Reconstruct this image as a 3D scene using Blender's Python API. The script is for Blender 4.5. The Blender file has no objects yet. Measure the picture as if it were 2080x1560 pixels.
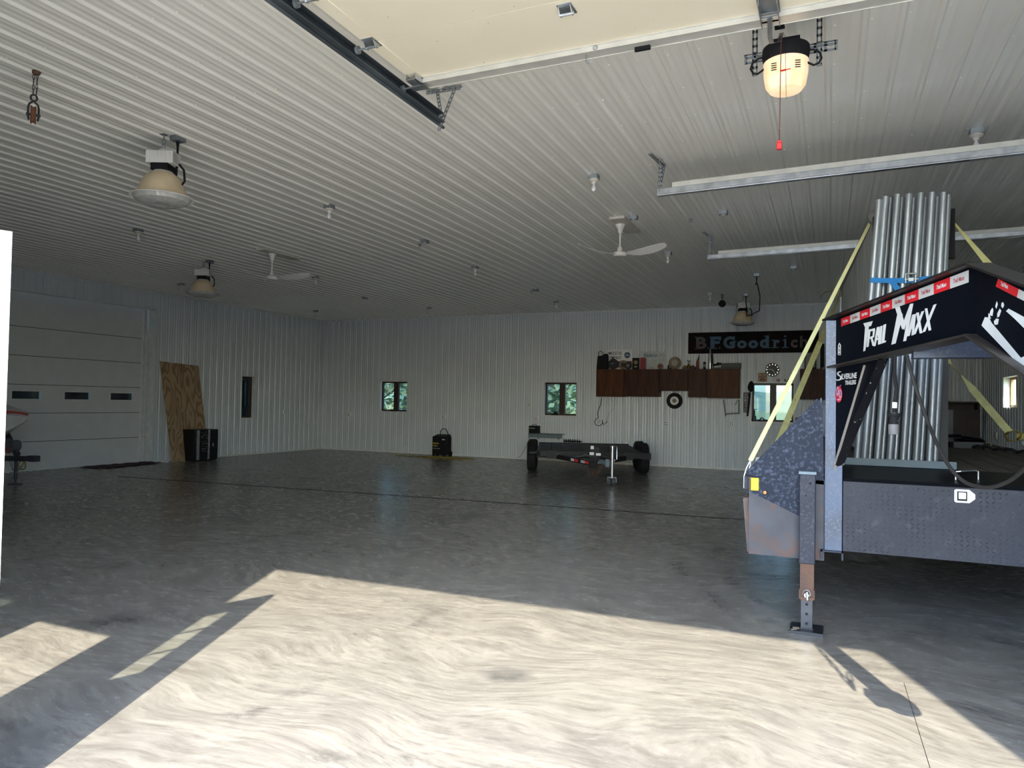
import bpy, math, random
from mathutils import Vector, Matrix
random.seed(7)
S = bpy.context.scene
COL = S.collection
PI = math.pi
# ------------------------------------------------------------------ camera
H = 4.27                      # ceiling height
EYE = 1.6442                  # camera height
FOC = 1474.0                  # focal length in pixels of a 2080 wide frame
R = Matrix(((0.91603931, -0.00598486, 0.40104384),
            (0.40069826, -0.03044064, -0.91570425),
            (0.01768839, 0.99951866, -0.0254867)))
cam = bpy.data.cameras.new('camera'); co = bpy.data.objects.new('camera', cam); COL.objects.link(co)
cam.sensor_width = 36; cam.lens = FOC * 36 / 2080; cam.clip_end = 2000; cam.clip_start = 0.05
co.matrix_world = Matrix.Translation((0, 0, EYE)) @ R.to_4x4()
S.camera = co
# ------------------------------------------------------------------ light
SUNV = Vector((-0.405, 1.0, -0.78)).normalized()
W = bpy.data.worlds.new('sky'); S.world = W; W.use_nodes = True
nt = W.node_tree; nt.nodes.clear()
sky = nt.nodes.new('ShaderNodeTexSky'); sky.sky_type = 'NISHITA'; sky.sun_disc = False
sky.sun_elevation = math.asin(-SUNV.z); sky.sun_rotation = math.atan2(-SUNV.x, -SUNV.y)
sky.air_density = 1.2; sky.dust_density = 1.5; sky.ozone_density = 1.2
bg = nt.nodes.new('ShaderNodeBackground'); bg.inputs['Strength'].default_value = 0.62
wo = nt.nodes.new('ShaderNodeOutputWorld')
tint = nt.nodes.new('ShaderNodeMix'); tint.data_type = 'RGBA'; tint.blend_type = 'MULTIPLY'; tint.inputs[0].default_value = 1
tint.inputs[7].default_value = (0.82, 0.97, 1.20, 1); nt.links.new(sky.outputs[0], tint.inputs[6])
nt.links.new(tint.outputs[2], bg.inputs[0]); nt.links.new(bg.outputs[0], wo.inputs[0])
sl = bpy.data.lights.new('sun', 'SUN'); sl.energy = 7.8; sl.angle = math.radians(0.53); sl.color = (1.0, 0.91, 0.74)
so = bpy.data.objects.new('sun', sl); COL.objects.link(so)
so.rotation_euler = SUNV.to_track_quat('-Z', 'Y').to_euler(); so.location = (5, -12, 12)
S.view_settings.view_transform = 'Standard'; S.view_settings.look = 'None'
S.view_settings.gamma = 1; S.view_settings.use_curve_mapping = False
S.view_settings.exposure = 1.15
S.cycles.diffuse_bounces = 9; S.cycles.max_bounces = 14
S.cycles.sample_clamp_indirect = 6

# ------------------------------------------------------------------ measuring helpers
def ray(px, py): return R @ Vector((px - 1040, 780 - py, -FOC))
def P(px, py, ax, val):
    """the point of the plane ax = val that is seen at a pixel of the photograph"""
    d = ray(px, py); c = Vector((0, 0, EYE)); i = 'xyz'.index(ax)
    return c + d * ((val - c[i]) / d[i])
def PV(px, py, p0, n):
    d = ray(px, py); c = Vector((0, 0, EYE)); p0 = Vector(p0); n = Vector(n)
    return c + d * ((p0 - c).dot(n) / d.dot(n))

# ------------------------------------------------------------------ materials
MATS = {}
def N(t, k, **kw):
    n = t.nodes.new(k)
    for a, b in kw.items(): setattr(n, a, b)
    return n
def rgba(c): return (c[0], c[1], c[2], 1)
def mat(name, col, rough=0.5, metal=0.0, col2=None, scale=6.0, spots=None, spot_t=0.62, spot_scale=30, bump=0.0,
        bscale=60, stretch=None, emit=0.0, coat=0.0, spec=0.5, alpha=None, detail=4, soft=0.06):
    """procedural surface: two colours mixed by noise, optional spots of a third colour, optional bump"""
    if name in MATS: return MATS[name]
    m = bpy.data.materials.new(name); m.use_nodes = True; t = m.node_tree
    b = t.nodes['Principled BSDF']; L = t.links.new
    b.inputs['Roughness'].default_value = rough; b.inputs['Metallic'].default_value = metal
    b.inputs['Specular IOR Level'].default_value = spec
    b.inputs['Coat Weight'].default_value = coat
    tc = N(t, 'ShaderNodeTexCoord'); mp = N(t, 'ShaderNodeMapping'); L(tc.outputs['Object'], mp.inputs[0])
    if stretch: mp.inputs['Scale'].default_value = stretch
    ns = N(t, 'ShaderNodeTexNoise'); L(mp.outputs[0], ns.inputs[0])
    ns.inputs['Scale'].default_value = scale; ns.inputs['Detail'].default_value = detail
    if col2 is None: col2 = tuple(c * 0.86 for c in col)
    mx = N(t, 'ShaderNodeMix', data_type='RGBA'); mx.inputs[6].default_value = rgba(col2); mx.inputs[7].default_value = rgba(col)
    rp = N(t, 'ShaderNodeMapRange'); rp.inputs[1].default_value = 0.35; rp.inputs[2].default_value = 0.65
    L(ns.outputs[0], rp.inputs[0]); L(rp.outputs[0], mx.inputs[0]); out = mx.outputs[2]
    if spots:
        n2 = N(t, 'ShaderNodeTexNoise'); L(mp.outputs[0], n2.inputs[0]); n2.inputs['Scale'].default_value = spot_scale
        n2.inputs['Detail'].default_value = 5
        r2 = N(t, 'ShaderNodeMapRange'); r2.inputs[1].default_value = spot_t; r2.inputs[2].default_value = spot_t + soft
        L(n2.outputs[0], r2.inputs[0])
        m2 = N(t, 'ShaderNodeMix', data_type='RGBA'); L(r2.outputs[0], m2.inputs[0]); L(out, m2.inputs[6])
        m2.inputs[7].default_value = rgba(spots); out = m2.outputs[2]
    L(out, b.inputs['Base Color'])
    if bump:
        n3 = N(t, 'ShaderNodeTexNoise'); L(mp.outputs[0], n3.inputs[0]); n3.inputs['Scale'].default_value = bscale
        bp = N(t, 'ShaderNodeBump'); bp.inputs['Strength'].default_value = bump; bp.inputs['Distance'].default_value = 0.01
        L(n3.outputs[0], bp.inputs['Height']); L(bp.outputs[0], b.inputs['Normal'])
    if emit:
        L(out, b.inputs['Emission Color']); b.inputs['Emission Strength'].default_value = emit
    MATS[name] = m
    return m

def mat_concrete():
    m = bpy.data.materials.new('trowelled_concrete'); m.use_nodes = True; t = m.node_tree; L = t.links.new
    b = t.nodes['Principled BSDF']
    tc = N(t, 'ShaderNodeTexCoord')
    # slow warp of the coordinates gives swirled trowel marks
    w = N(t, 'ShaderNodeTexNoise'); w.inputs['Scale'].default_value = 0.55; w.inputs['Detail'].default_value = 2
    L(tc.outputs['Object'], w.inputs[0])
    sc = N(t, 'ShaderNodeVectorMath', operation='SCALE'); L(w.outputs['Color'], sc.inputs[0]); sc.inputs['Scale'].default_value = 1.5
    ad = N(t, 'ShaderNodeVectorMath', operation='ADD'); L(tc.outputs['Object'], ad.inputs[0]); L(sc.outputs[0], ad.inputs[1])
    def streak(rot, sx, sy, scale, lo, hi, det=6):
        mp = N(t, 'ShaderNodeMapping'); L(ad.outputs[0], mp.inputs[0])
        mp.inputs['Rotation'].default_value = (0, 0, rot); mp.inputs['Scale'].default_value = (sx, sy, 1)
        n = N(t, 'ShaderNodeTexNoise'); L(mp.outputs[0], n.inputs[0]); n.inputs['Scale'].default_value = scale
        n.inputs['Detail'].default_value = det; n.inputs['Roughness'].default_value = 0.62
        r = N(t, 'ShaderNodeMapRange'); L(n.outputs[0], r.inputs[0]); r.inputs[1].default_value = lo; r.inputs[2].default_value = hi
        return r.outputs[0]
    s1 = streak(0.35, 0.5, 1.9, 3.4, 0.30, 0.70, 8)
    s2 = streak(-0.25, 0.7, 2.0, 3.2, 0.46, 0.78, 5)
    s3 = streak(1.0, 1, 1.5, 0.8, 0.40, 0.66, 3)
    s4 = streak(0.5, 0.7, 2.2, 7.0, 0.30, 0.75, 8)
    s5 = streak(0.15, 0.55, 2.6, 10.0, 0.48, 0.68, 7)
    s6 = streak(0.28, 0.6, 3.4, 15.0, 0.52, 0.66, 5)
    def mix(fac, a, c, k=1.0):
        mm = N(t, 'ShaderNodeMix', data_type='RGBA')
        mu = N(t, 'ShaderNodeMath', operation='MULTIPLY'); L(fac, mu.inputs[0]); mu.inputs[1].default_value = k; L(mu.outputs[0], mm.inputs[0])
        if isinstance(a, tuple): mm.inputs[6].default_value = rgba(a)
        else: L(a, mm.inputs[6])
        mm.inputs[7].default_value = rgba(c)
        return mm.outputs[2]
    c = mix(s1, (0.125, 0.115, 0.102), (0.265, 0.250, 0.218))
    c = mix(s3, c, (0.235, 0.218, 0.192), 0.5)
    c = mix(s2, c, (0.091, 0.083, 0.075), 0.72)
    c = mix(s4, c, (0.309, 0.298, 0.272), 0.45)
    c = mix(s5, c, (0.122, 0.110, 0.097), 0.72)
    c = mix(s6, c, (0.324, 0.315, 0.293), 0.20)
    # a few dark oil stains
    st = N(t, 'ShaderNodeTexNoise'); L(tc.outputs['Object'], st.inputs[0]); st.inputs['Scale'].default_value = 0.9; st.inputs['Detail'].default_value = 5
    sr = N(t, 'ShaderNodeMapRange'); L(st.outputs[0], sr.inputs[0]); sr.inputs[1].default_value = 0.63; sr.inputs[2].default_value = 0.70
    c = mix(sr.outputs[0], c, (0.059, 0.059, 0.059), 0.75)
    # curved tyre marks: parts of large rings broken up by noise
    br = streak(0.2, 1, 1, 0.9, 0.50, 0.60, 3); fi = streak(0.1, 3, 3, 6.0, 0.35, 0.62, 4)
    for cx, cy, rad, wd in ((-3.6, -1.9, 4.0, .10), (-3.4, -2.1, 4.45, .09), (3.4, 8.8, 4.55, .08), (3.5, 9.1, 5.15, .10), (-0.4, -1.5, 4.6, .08), (-9.0, 4.0, 6.3, .10), (2.5, 0.2, 3.3, .07)):
        cp = N(t, 'ShaderNodeVectorMath', operation='SUBTRACT'); L(tc.outputs['Object'], cp.inputs[0]); cp.inputs[1].default_value = (cx, cy, 0)
        ln_ = N(t, 'ShaderNodeVectorMath', operation='LENGTH'); L(cp.outputs[0], ln_.inputs[0])
        dd = N(t, 'ShaderNodeMath', operation='SUBTRACT'); L(ln_.outputs['Value'], dd.inputs[0]); dd.inputs[1].default_value = rad
        ab = N(t, 'ShaderNodeMath', operation='ABSOLUTE'); L(dd.outputs[0], ab.inputs[0])
        mr = N(t, 'ShaderNodeMapRange'); L(ab.outputs[0], mr.inputs[0]); mr.inputs[1].default_value = wd; mr.inputs[2].default_value = wd * .45; 
        m1 = N(t, 'ShaderNodeMath', operation='MULTIPLY'); L(mr.outputs[0], m1.inputs[0]); L(br, m1.inputs[1])
        m2 = N(t, 'ShaderNodeMath', operation='MULTIPLY'); L(m1.outputs[0], m2.inputs[0]); L(fi, m2.inputs[1])
        c = mix(m2.outputs[0], c, (0.069, 0.067, 0.067), 0.8)
    L(c, b.inputs['Base Color'])
    rr = N(t, 'ShaderNodeMapRange'); L(s4, rr.inputs[0]); rr.inputs[3].default_value = 0.19; rr.inputs[4].default_value = 0.33
    L(rr.outputs[0], b.inputs['Roughness']); b.inputs['Specular IOR Level'].default_value = 0.5
    bp = N(t, 'ShaderNodeBump'); bp.inputs['Strength'].default_value = 0.16; bp.inputs['Distance'].default_value = 0.004
    L(s4, bp.inputs['Height']); L(bp.outputs[0], b.inputs['Normal'])
    return m

def mat_plywood():
    m = bpy.data.materials.new('plywood'); m.use_nodes = True; t = m.node_tree; L = t.links.new
    b = t.nodes['Principled BSDF']; b.inputs['Roughness'].default_value = 0.65
    tc = N(t, 'ShaderNodeTexCoord'); mp = N(t, 'ShaderNodeMapping'); L(tc.outputs['Object'], mp.inputs[0])
    mp.inputs['Scale'].default_value = (1.0, 1.6, 0.55)
    n = N(t, 'ShaderNodeTexNoise'); L(mp.outputs[0], n.inputs[0]); n.inputs['Scale'].default_value = 1.7; n.inputs['Detail'].default_value = 1.5
    mu = N(t, 'ShaderNodeMath', operation='MULTIPLY'); L(n.outputs[0], mu.inputs[0]); mu.inputs[1].default_value = 60
    si = N(t, 'ShaderNodeMath', operation='SINE'); L(mu.outputs[0], si.inputs[0])
    r = N(t, 'ShaderNodeMapRange'); L(si.outputs[0], r.inputs[0]); r.inputs[1].default_value = -0.4; r.inputs[2].default_value = 1
    mx = N(t, 'ShaderNodeMix', data_type='RGBA'); L(r.outputs[0], mx.inputs[0])
    mx.inputs[6].default_value = (0.44, 0.31, 0.18, 1); mx.inputs[7].default_value = (0.25, 0.15, 0.075, 1)
    v = N(t, 'ShaderNodeTexVoronoi'); L(tc.outputs['Object'], v.inputs[0]); v.inputs['Scale'].default_value = 2.6
    rv = N(t, 'ShaderNodeMapRange'); L(v.outputs['Distance'], rv.inputs[0]); rv.inputs[1].default_value = 0.05; rv.inputs[2].default_value = 0.09
    m2 = N(t, 'ShaderNodeMix', data_type='RGBA'); L(rv.outputs[0], m2.inputs[0]); m2.inputs[6].default_value = (0.05, 0.03, 0.02, 1)
    L(mx.outputs[2], m2.inputs[7]); L(m2.outputs[2], b.inputs['Base Color'])
    return m

def mat_glass(name, tint=(0.9, 0.97, 0.98), through=0.85, rough=0.02):
    m = bpy.data.materials.new(name); m.use_nodes = True; t = m.node_tree; L = t.links.new
    t.nodes.remove(t.nodes['Principled BSDF']); o = t.nodes['Material Output']
    tr = N(t, 'ShaderNodeBsdfTransparent'); tr.inputs[0].default_value = rgba(tint)
    gl = N(t, 'ShaderNodeBsdfGlossy'); gl.inputs['Roughness'].default_value = rough
    nz = N(t, 'ShaderNodeTexNoise'); nz.inputs['Scale'].default_value = 3
    rg = N(t, 'ShaderNodeMapRange'); L(nz.outputs[0], rg.inputs[0]); rg.inputs[3].default_value = 0; rg.inputs[4].default_value = 0.05
    fr = N(t, 'ShaderNodeFresnel'); fr.inputs[0].default_value = 1.45
    ge = N(t, 'ShaderNodeNewGeometry'); fb = N(t, 'ShaderNodeMath', operation='SUBTRACT'); fb.inputs[0].default_value = 1; L(ge.outputs['Backfacing'], fb.inputs[1])
    fm = N(t, 'ShaderNodeMath', operation='MULTIPLY'); L(fr.outputs[0], fm.inputs[0]); L(fb.outputs[0], fm.inputs[1])
    ad = N(t, 'ShaderNodeMath', operation='ADD'); L(fm.outputs[0], ad.inputs[0]); L(rg.outputs[0], ad.inputs[1])
    mx = N(t, 'ShaderNodeMixShader'); L(ad.outputs[0], mx.inputs[0]); L(tr.outputs[0], mx.inputs[1]); L(gl.outputs[0], mx.inputs[2])
    L(mx.outputs[0], o.inputs[0]); return m

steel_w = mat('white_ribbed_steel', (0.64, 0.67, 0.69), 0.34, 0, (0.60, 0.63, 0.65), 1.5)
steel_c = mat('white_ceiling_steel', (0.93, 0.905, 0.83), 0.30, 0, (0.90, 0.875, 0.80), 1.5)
trimw = mat('white_trim', (0.74, 0.75, 0.73), 0.4)
reveal = mat('white_window_reveal', (0.80, 0.80, 0.76), 0.5)
doorw = mat('white_door_skin', (0.66, 0.66, 0.66), 0.45, 0, (0.62, 0.62, 0.62), 3, bump=0.05, bscale=120)
cream = mat('cream_door_skin', (0.93, 0.85, 0.66), 0.5, 0, (0.91, 0.82, 0.63), 3, spots=(0.45, 0.38, 0.28), spot_t=0.71, spot_scale=24, soft=0.03)
galv = mat('galvanized_steel', (0.62, 0.64, 0.66), 0.32, 0.9, (0.40, 0.43, 0.46), 9)
galvd = mat('dull_galvanized_steel', (0.36, 0.39, 0.41), 0.45, 0.7, (0.24, 0.27, 0.29), 6)
pipegalv = mat('galvanized_pipe', (0.40, 0.43, 0.46), 0.46, 0.75, (0.28, 0.31, 0.34), 5, stretch=(8, 8, 0.6))
concrete = mat_concrete()
joint_m = mat('dark_joint', (0.008, 0.008, 0.009), 0.95, spec=0.0)
brown = mat('brown_window_wood', (0.055, 0.030, 0.020), 0.5, 0, (0.035, 0.02, 0.014), 12)
oak = mat('light_stained_wood', (0.45, 0.24, 0.10), 0.5)
glass = mat_glass('window_glass', (0.44, 0.50, 0.51))
screen = mat_glass('window_screen_glass', (0.32, 0.39, 0.42))
plywood = mat_plywood()
walnut = mat('dark_brown_cabinet_wood', (0.070, 0.026, 0.014), 0.5, spec=.2, metal=0.0, col2=(0.035, 0.014, 0.008), scale=3, stretch=(4, 4, 0.5))
walnut2 = mat('reddish_cabinet_wood', (0.100, 0.036, 0.014), 0.5, 0, (0.060, 0.022, 0.010), 3, stretch=(4, 4, 0.5), spec=.2)
black = mat('black_paint', (0.010, 0.011, 0.015), 0.38, 0, (0.006, 0.007, 0.009), 4, spec=.25)
blackm = mat('matt_black', (0.012, 0.012, 0.014), 0.7, spec=.2)
rubber = mat('black_rubber', (0.014, 0.014, 0.015), 0.75, bump=0.2, bscale=80, spec=.2)
dusty = mat('dusty_black_paint', (0.008, 0.013, 0.028), 0.45, 0.0, (0.014, 0.020, 0.040), 5, spots=(0.062, 0.076, 0.115), spot_t=0.50, spot_scale=46, bump=0.08, soft=0.20, spec=.15)
dustyb = mat('weathered_black_steel', (0.024, 0.028, 0.042), 0.45, 0.0, (0.034, 0.037, 0.050), 4, spots=(0.058, 0.062, 0.082), spot_t=0.52, spot_scale=70, soft=0.2, spec=.2)
rusty = mat('rust_stained_steel', (0.066, 0.068, 0.082), 0.55, 0.0, (0.050, 0.050, 0.060), 6, spots=(0.100, 0.052, 0.037), spot_t=0.54, spot_scale=5, soft=0.14, spec=.3)
rust = mat('rusty_steel', (0.13, 0.066, 0.040), 0.75, 0.1, (0.08, 0.047, 0.036), 9, bump=0.2)
tread = mat('diamond_tread_steel', (0.034, 0.036, 0.048), 0.42, 0.0, (0.024, 0.026, 0.036), 3, spots=(0.062, 0.063, 0.076), spot_t=0.56, spot_scale=14, soft=0.2, spec=.2)
redm = mat('red_vinyl', (0.72, 0.02, 0.03), 0.4)
whitev = mat('white_vinyl', (0.80, 0.80, 0.79), 0.4)
greyv = mat('pale_grey_vinyl', (0.62, 0.60, 0.58), 0.4)
yellowv = mat('yellow_reflector', (0.95, 0.62, 0.0), 0.3)
amber = mat('amber_lens', (0.90, 0.28, 0.08), 0.25)
strapy = mat('pale_yellow_webbing', (0.66, 0.64, 0.30), 0.8, 0, (0.55, 0.52, 0.22), 9, bump=0.15, bscale=160)
strapb = mat('blue_webbing', (0.02, 0.22, 0.58), 0.75, bump=0.15, bscale=160)
plastw = mat('white_plastic', (0.78, 0.76, 0.72), 0.4)
porc = mat('white_porcelain', (0.80, 0.74, 0.66), 0.3)
bulbm = mat('frosted_bulb_glass', (0.84, 0.82, 0.80), 0.12, spec=0.8)
deckw = mat('weathered_deck_planks', (0.115, 0.100, 0.080), 0.8, 0, (0.07, 0.062, 0.05), 3, stretch=(8, 0.6, 1))
greyp = mat('grey_plastic', (0.20, 0.225, 0.24), 0.6)
bluegrey = mat('blue_grey_painted_steel', (0.145, 0.195, 0.235), 0.5)
loadm = mat('grey_ribbed_panel', (0.33, 0.34, 0.33), 0.6, 0, (0.18, 0.19, 0.19), 6, stretch=(1, 9, 0.35))
leafm = mat('tree_leaves', (0.20, 0.31, 0.15), 0.7, 0, (0.12, 0.20, 0.10), 2.0)
leafm2 = mat('pale_tree_leaves', (0.38, 0.42, 0.24), 0.7, 0, (0.22, 0.27, 0.15), 2.0)
barkm = mat('tree_bark', (0.16, 0.12, 0.09), 0.9)
hillm = mat('wooded_hill', (0.23, 0.32, 0.20), 0.9, 0, (0.13, 0.22, 0.18), 0.16, bump=0.6, bscale=0.3, detail=10)
grassm = mat('meadow_grass', (0.30, 0.32, 0.13), 0.9, 0, (0.20, 0.26, 0.10), 0.12)
gravel = mat('gravel_yard', (0.82, 0.73, 0.58), 0.9, 0, (0.74, 0.66, 0.53), 1.2)
darkext = mat('dark_light_block', (0.05, 0.055, 0.06), 0.9)

# ------------------------------------------------------------------ mesh builder
class B:
    def __init__(s): s.v = []; s.f = []; s.sm = []
    def add(s, vs, fs, smooth=False):
        o = len(s.v); s.v += [tuple(v) for v in vs]; s.f += [tuple(i + o for i in f) for f in fs]; s.sm += [smooth] * len(fs); return s
    def box(s, x0, x1, y0, y1, z0, z1):
        x0, x1 = min(x0, x1), max(x0, x1); y0, y1 = min(y0, y1), max(y0, y1); z0, z1 = min(z0, z1), max(z0, z1)
        v = [(x, y, z) for x in (x0, x1) for y in (y0, y1) for z in (z0, z1)]
        return s.add(v, [(0, 1, 3, 2), (4, 6, 7, 5), (0, 4, 5, 1), (2, 3, 7, 6), (0, 2, 6, 4), (1, 5, 7, 3)])
    def obox(s, c, ex, ey, ez, hx, hy, hz):
        c, ex, ey, ez = map(Vector, (c, ex, ey, ez)); ex.normalize(); ey.normalize(); ez.normalize()
        v = [c + ex * (hx * a) + ey * (hy * b) + ez * (hz * d) for a in (-1, 1) for b in (-1, 1) for d in (-1, 1)]
        return s.add(v, [(0, 1, 3, 2), (4, 6, 7, 5), (0, 4, 5, 1), (2, 3, 7, 6), (0, 2, 6, 4), (1, 5, 7, 3)])
    def bar(s, p0, p1, w, h, up=(0, 0, 1)):
        p0, p1, up = Vector(p0), Vector(p1), Vector(up); d = (p1 - p0); l = d.length; d.normalize()
        a = d.cross(up)
        if a.length < 1e-4: a = d.cross(Vector((1, 0, 0)))
        a.normalize(); u = a.cross(d)
        return s.obox((p0 + p1) / 2, d, a, u, l / 2, w / 2, h / 2)
    def prism(s, poly, off):
        n = len(poly); off = Vector(off); a = [Vector(p) for p in poly]; b = [p + off for p in a]
        return s.add(a + b, [tuple(range(n - 1, -1, -1)), tuple(range(n, 2 * n))] + [(i, (i + 1) % n, n + (i + 1) % n, n + i) for i in range(n)])
    def lathe(s, prof, c, n=24, axis=(0, 0, 1), cap=True):
        c = Vector(c); q = Vector((0, 0, 1)).rotation_difference(Vector(axis)).to_matrix(); vs = []; fs = []
        for r, z in prof:
            for k in range(n):
                a = 2 * PI * k / n; vs.append(c + q @ Vector((r * math.cos(a), r * math.sin(a), z)))
        for i in range(len(prof) - 1):
            for k in range(n):
                k2 = (k + 1) % n; fs.append((i * n + k, i * n + k2, (i + 1) * n + k2, (i + 1) * n + k))
        s.add(vs, fs, True)
        if cap:
            for i in (0, len(prof) - 1):
                if prof[i][0] > 1e-4: s.add([vs[i * n + k] for k in range(n)], [tuple(range(n))])
        return s
    def cyl(s, p0, p1, r, n=16, r2=None):
        p0, p1 = Vector(p0), Vector(p1); d = p1 - p0
        return s.lathe([(r, 0), (r if r2 is None else r2, d.length)], p0, n, d)
    def ball(s, c, r, n=14, sz=1.0):
        return s.lathe([(max(1e-5, r * math.sin(PI * i / 8)), -r * sz * math.cos(PI * i / 8)) for i in range(9)], c, n, cap=False)
    def tube(s, pts, r, n=8, closed=False):
        pts = [Vector(p) for p in pts]; m = len(pts); vs = []; fs = []; prev = None
        for i, p in enumerate(pts):
            if closed: d = pts[(i + 1) % m] - pts[i - 1]
            else: d = pts[min(i + 1, m - 1)] - pts[max(i - 1, 0)]
            d.normalize()
            if prev is None:
                a = d.cross(Vector((0, 0, 1)))
                if a.length < 1e-3: a = d.cross(Vector((1, 0, 0)))
            else: a = prev - d * prev.dot(d)
            a.normalize(); prev = a; b = d.cross(a)
            for k in range(n):
                t = 2 * PI * k / n; vs.append(p + a * (r * math.cos(t)) + b * (r * math.sin(t)))
        for i in range(m if closed else m - 1):
            j = (i + 1) % m
            for k in range(n): fs.append((i * n + k, i * n + (k + 1) % n, j * n + (k + 1) % n, j * n + k))
        s.add(vs, fs, True)
        if not closed: s.add(vs[:n], [tuple(range(n))]); s.add(vs[-n:], [tuple(range(n))])
        return s
    def ribbon(s, pts, w, t, side):
        """flat band along a path; side = direction(s) of its width"""
        pts = [Vector(p) for p in pts]; vs = []; fs = []
        for i, p in enumerate(pts):
            sd = Vector(side[i] if isinstance(side, list) else side).normalized()
            d = (pts[min(i + 1, len(pts) - 1)] - pts[max(i - 1, 0)]).normalized(); sd = (sd - d * sd.dot(d)).normalized(); n = d.cross(sd)
            for a, b in ((-1, -1), (1, -1), (1, 1), (-1, 1)): vs.append(p + sd * (a * w / 2) + n * (b * t / 2))
        for i in range(len(pts) - 1):
            for k in range(4): fs.append((i * 4 + k, i * 4 + (k + 1) % 4, i * 4 + 4 + (k + 1) % 4, i * 4 + 4 + k))
        fs.append((0, 1, 2, 3)); e = 4 * (len(pts) - 1); fs.append((e, e + 1, e + 2, e + 3))
        return s.add(vs, fs)
    def text(s, txt, o, ex, ey, w, h, depth=0.002, shear=0.0, bold=0.0):
        """lettering filled to w x h, lying in the plane ex, ey, lower left corner at o"""
        cu = bpy.data.curves.new('lettering', 'FONT'); cu.body = txt; cu.offset = bold; cu.resolution_u = 3
        tmp = bpy.data.objects.new('lettering', cu); COL.objects.link(tmp); bpy.context.view_layer.update()
        me = tmp.to_mesh(); vs = [v.co.copy() for v in me.vertices]; fs = [tuple(p.vertices) for p in me.polygons]; tmp.to_mesh_clear()
        bpy.data.objects.remove(tmp); bpy.data.curves.remove(cu)
        x0 = min(v.x for v in vs); x1 = max(v.x for v in vs); y0 = min(v.y for v in vs); y1 = max(v.y for v in vs)
        o, ex, ey = Vector(o), Vector(ex).normalized(), Vector(ey).normalized(); n = ex.cross(ey)
        q = []
        for v in vs:
            b_ = (v.y - y0) / (y1 - y0) * h; a_ = (v.x - x0) / (x1 - x0) * w + b_ * shear
            q.append(o + ex * a_ + ey * b_ + n * depth)
        return s.add(q, fs)
def wm(o):
    m = o.matrix_basis.copy()
    return wm(o.parent) @ m if o.parent else m
def obj(name, b, m, parent=None, label=None, angle=32):
    me = bpy.data.meshes.new(name); vs = b.v
    if parent:
        inv = wm(parent).inverted(); vs = [inv @ Vector(v) for v in vs]
    me.from_pydata(vs, [], b.f); me.update()
    import bmesh
    bm = bmesh.new(); bm.from_mesh(me); bmesh.ops.recalc_face_normals(bm, faces=bm.faces); bm.to_mesh(me); bm.free()
    me.polygons.foreach_set('use_smooth', [True if x else False for x in b.sm])
    me.set_sharp_from_angle(angle=math.radians(angle))
    me.materials.append(m)
    o = bpy.data.objects.new(name, me); COL.objects.link(o)
    if parent: o.parent = parent
    if label: o['label'] = label
    return o
def bev(o, w=0.004, n=2):
    md = o.modifiers.new('edge', 'BEVEL'); md.width = w; md.segments = n; md.limit_method = 'ANGLE'; md.angle_limit = 0.7; return o
def thing(name, label, cat, loc=(0, 0, 0), rotz=0, group=None):
    o = bpy.data.objects.new(name, None); COL.objects.link(o); o.empty_display_size = 0.1
    o.location = loc; o.rotation_euler = (0, 0, rotz); return tag(o, label, cat, group)
def tag(o, label, cat, group=None, kind=None):
    if label: o['label'] = label
    if cat: o['category'] = cat
    if group: o['group'] = group
    if kind: o['kind'] = kind
    return o
def struct(name, b, m, parent=None, label=None):
    o = obj(name, b, m, parent)
    if not parent:
        o['kind'] = 'structure'
    if label: o['label'] = label
    return o
def dup(root, loc, label, rotz=None, group=None):
    r = root.copy(); COL.objects.link(r); r.location = loc; r['label'] = label
    if rotz is not None: r.rotation_euler = (0, 0, rotz)
    if group: r['group'] = group
    for ch in list(root.children):
        c = ch.copy(); COL.objects.link(c); c.parent = r
        for g in ch.children:
            d = g.copy(); COL.objects.link(d); d.parent = c
    return r
def rnd(a, b): return random.uniform(a, b)

# ================================================================== THE BUILDING
XL, XR, YB, YF = -15.38, 3.20, 19.52, 0.80      # inner faces
PITCH = 0.2286
def profile(s0, s1, phase):
    """ribbed steel sheet: (distance along, height) pairs"""
    pts = []; k = math.floor((s0 - phase) / PITCH) - 1
    while phase + k * PITCH < s1 + PITCH:
        c = phase + k * PITCH
        for ds, h in ((-0.030, 0), (-0.012, 0.019), (0.012, 0.019), (0.030, 0), (0.066, 0), (0.073, 0.0035), (0.085, 0.0035), (0.092, 0), (0.137, 0), (0.144, 0.0035), (0.156, 0.0035), (0.163, 0)):
            pts.append((c + ds, h))
        k += 1
    q = [p for p in pts if s0 < p[0] < s1]
    def hat(s):
        for a, b_ in zip(pts, pts[1:]):
            if a[0] <= s <= b_[0]: return a[1] + (b_[1] - a[1]) * (s - a[0]) / max(1e-9, b_[0] - a[0])
        return 0
    return [(s0, hat(s0))] + q + [(s1, hat(s1))]
def sheet(b, fn, s0, s1, t0, t1, phase, nt=1):
    pr = profile(s0, s1, phase); vs = []; fs = []; n = len(pr)
    for j in range(nt + 1):
        t = t0 + (t1 - t0) * j / nt
        vs += [fn(s, t, h) for s, h in pr]
    for j in range(nt):
        for i in range(n - 1): fs.append((j * n + i, j * n + i + 1, (j + 1) * n + i + 1, (j + 1) * n + i))
    b.add(vs, fs)
def around(s0, s1, t0, t1, holes):
    """rectangles left over around holes (holes do not overlap in s)"""
    out = []; s = s0
    for a, b_, c, d in sorted(holes):
        if a > s: out.append((s, a, t0, t1))
        if c > t0: out.append((a, b_, t0, c))
        if d < t1: out.append((a, b_, d, t1))
        s = b_
    if s < s1: out.append((s, s1, t0, t1))
    return out
TH = 0.20
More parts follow.
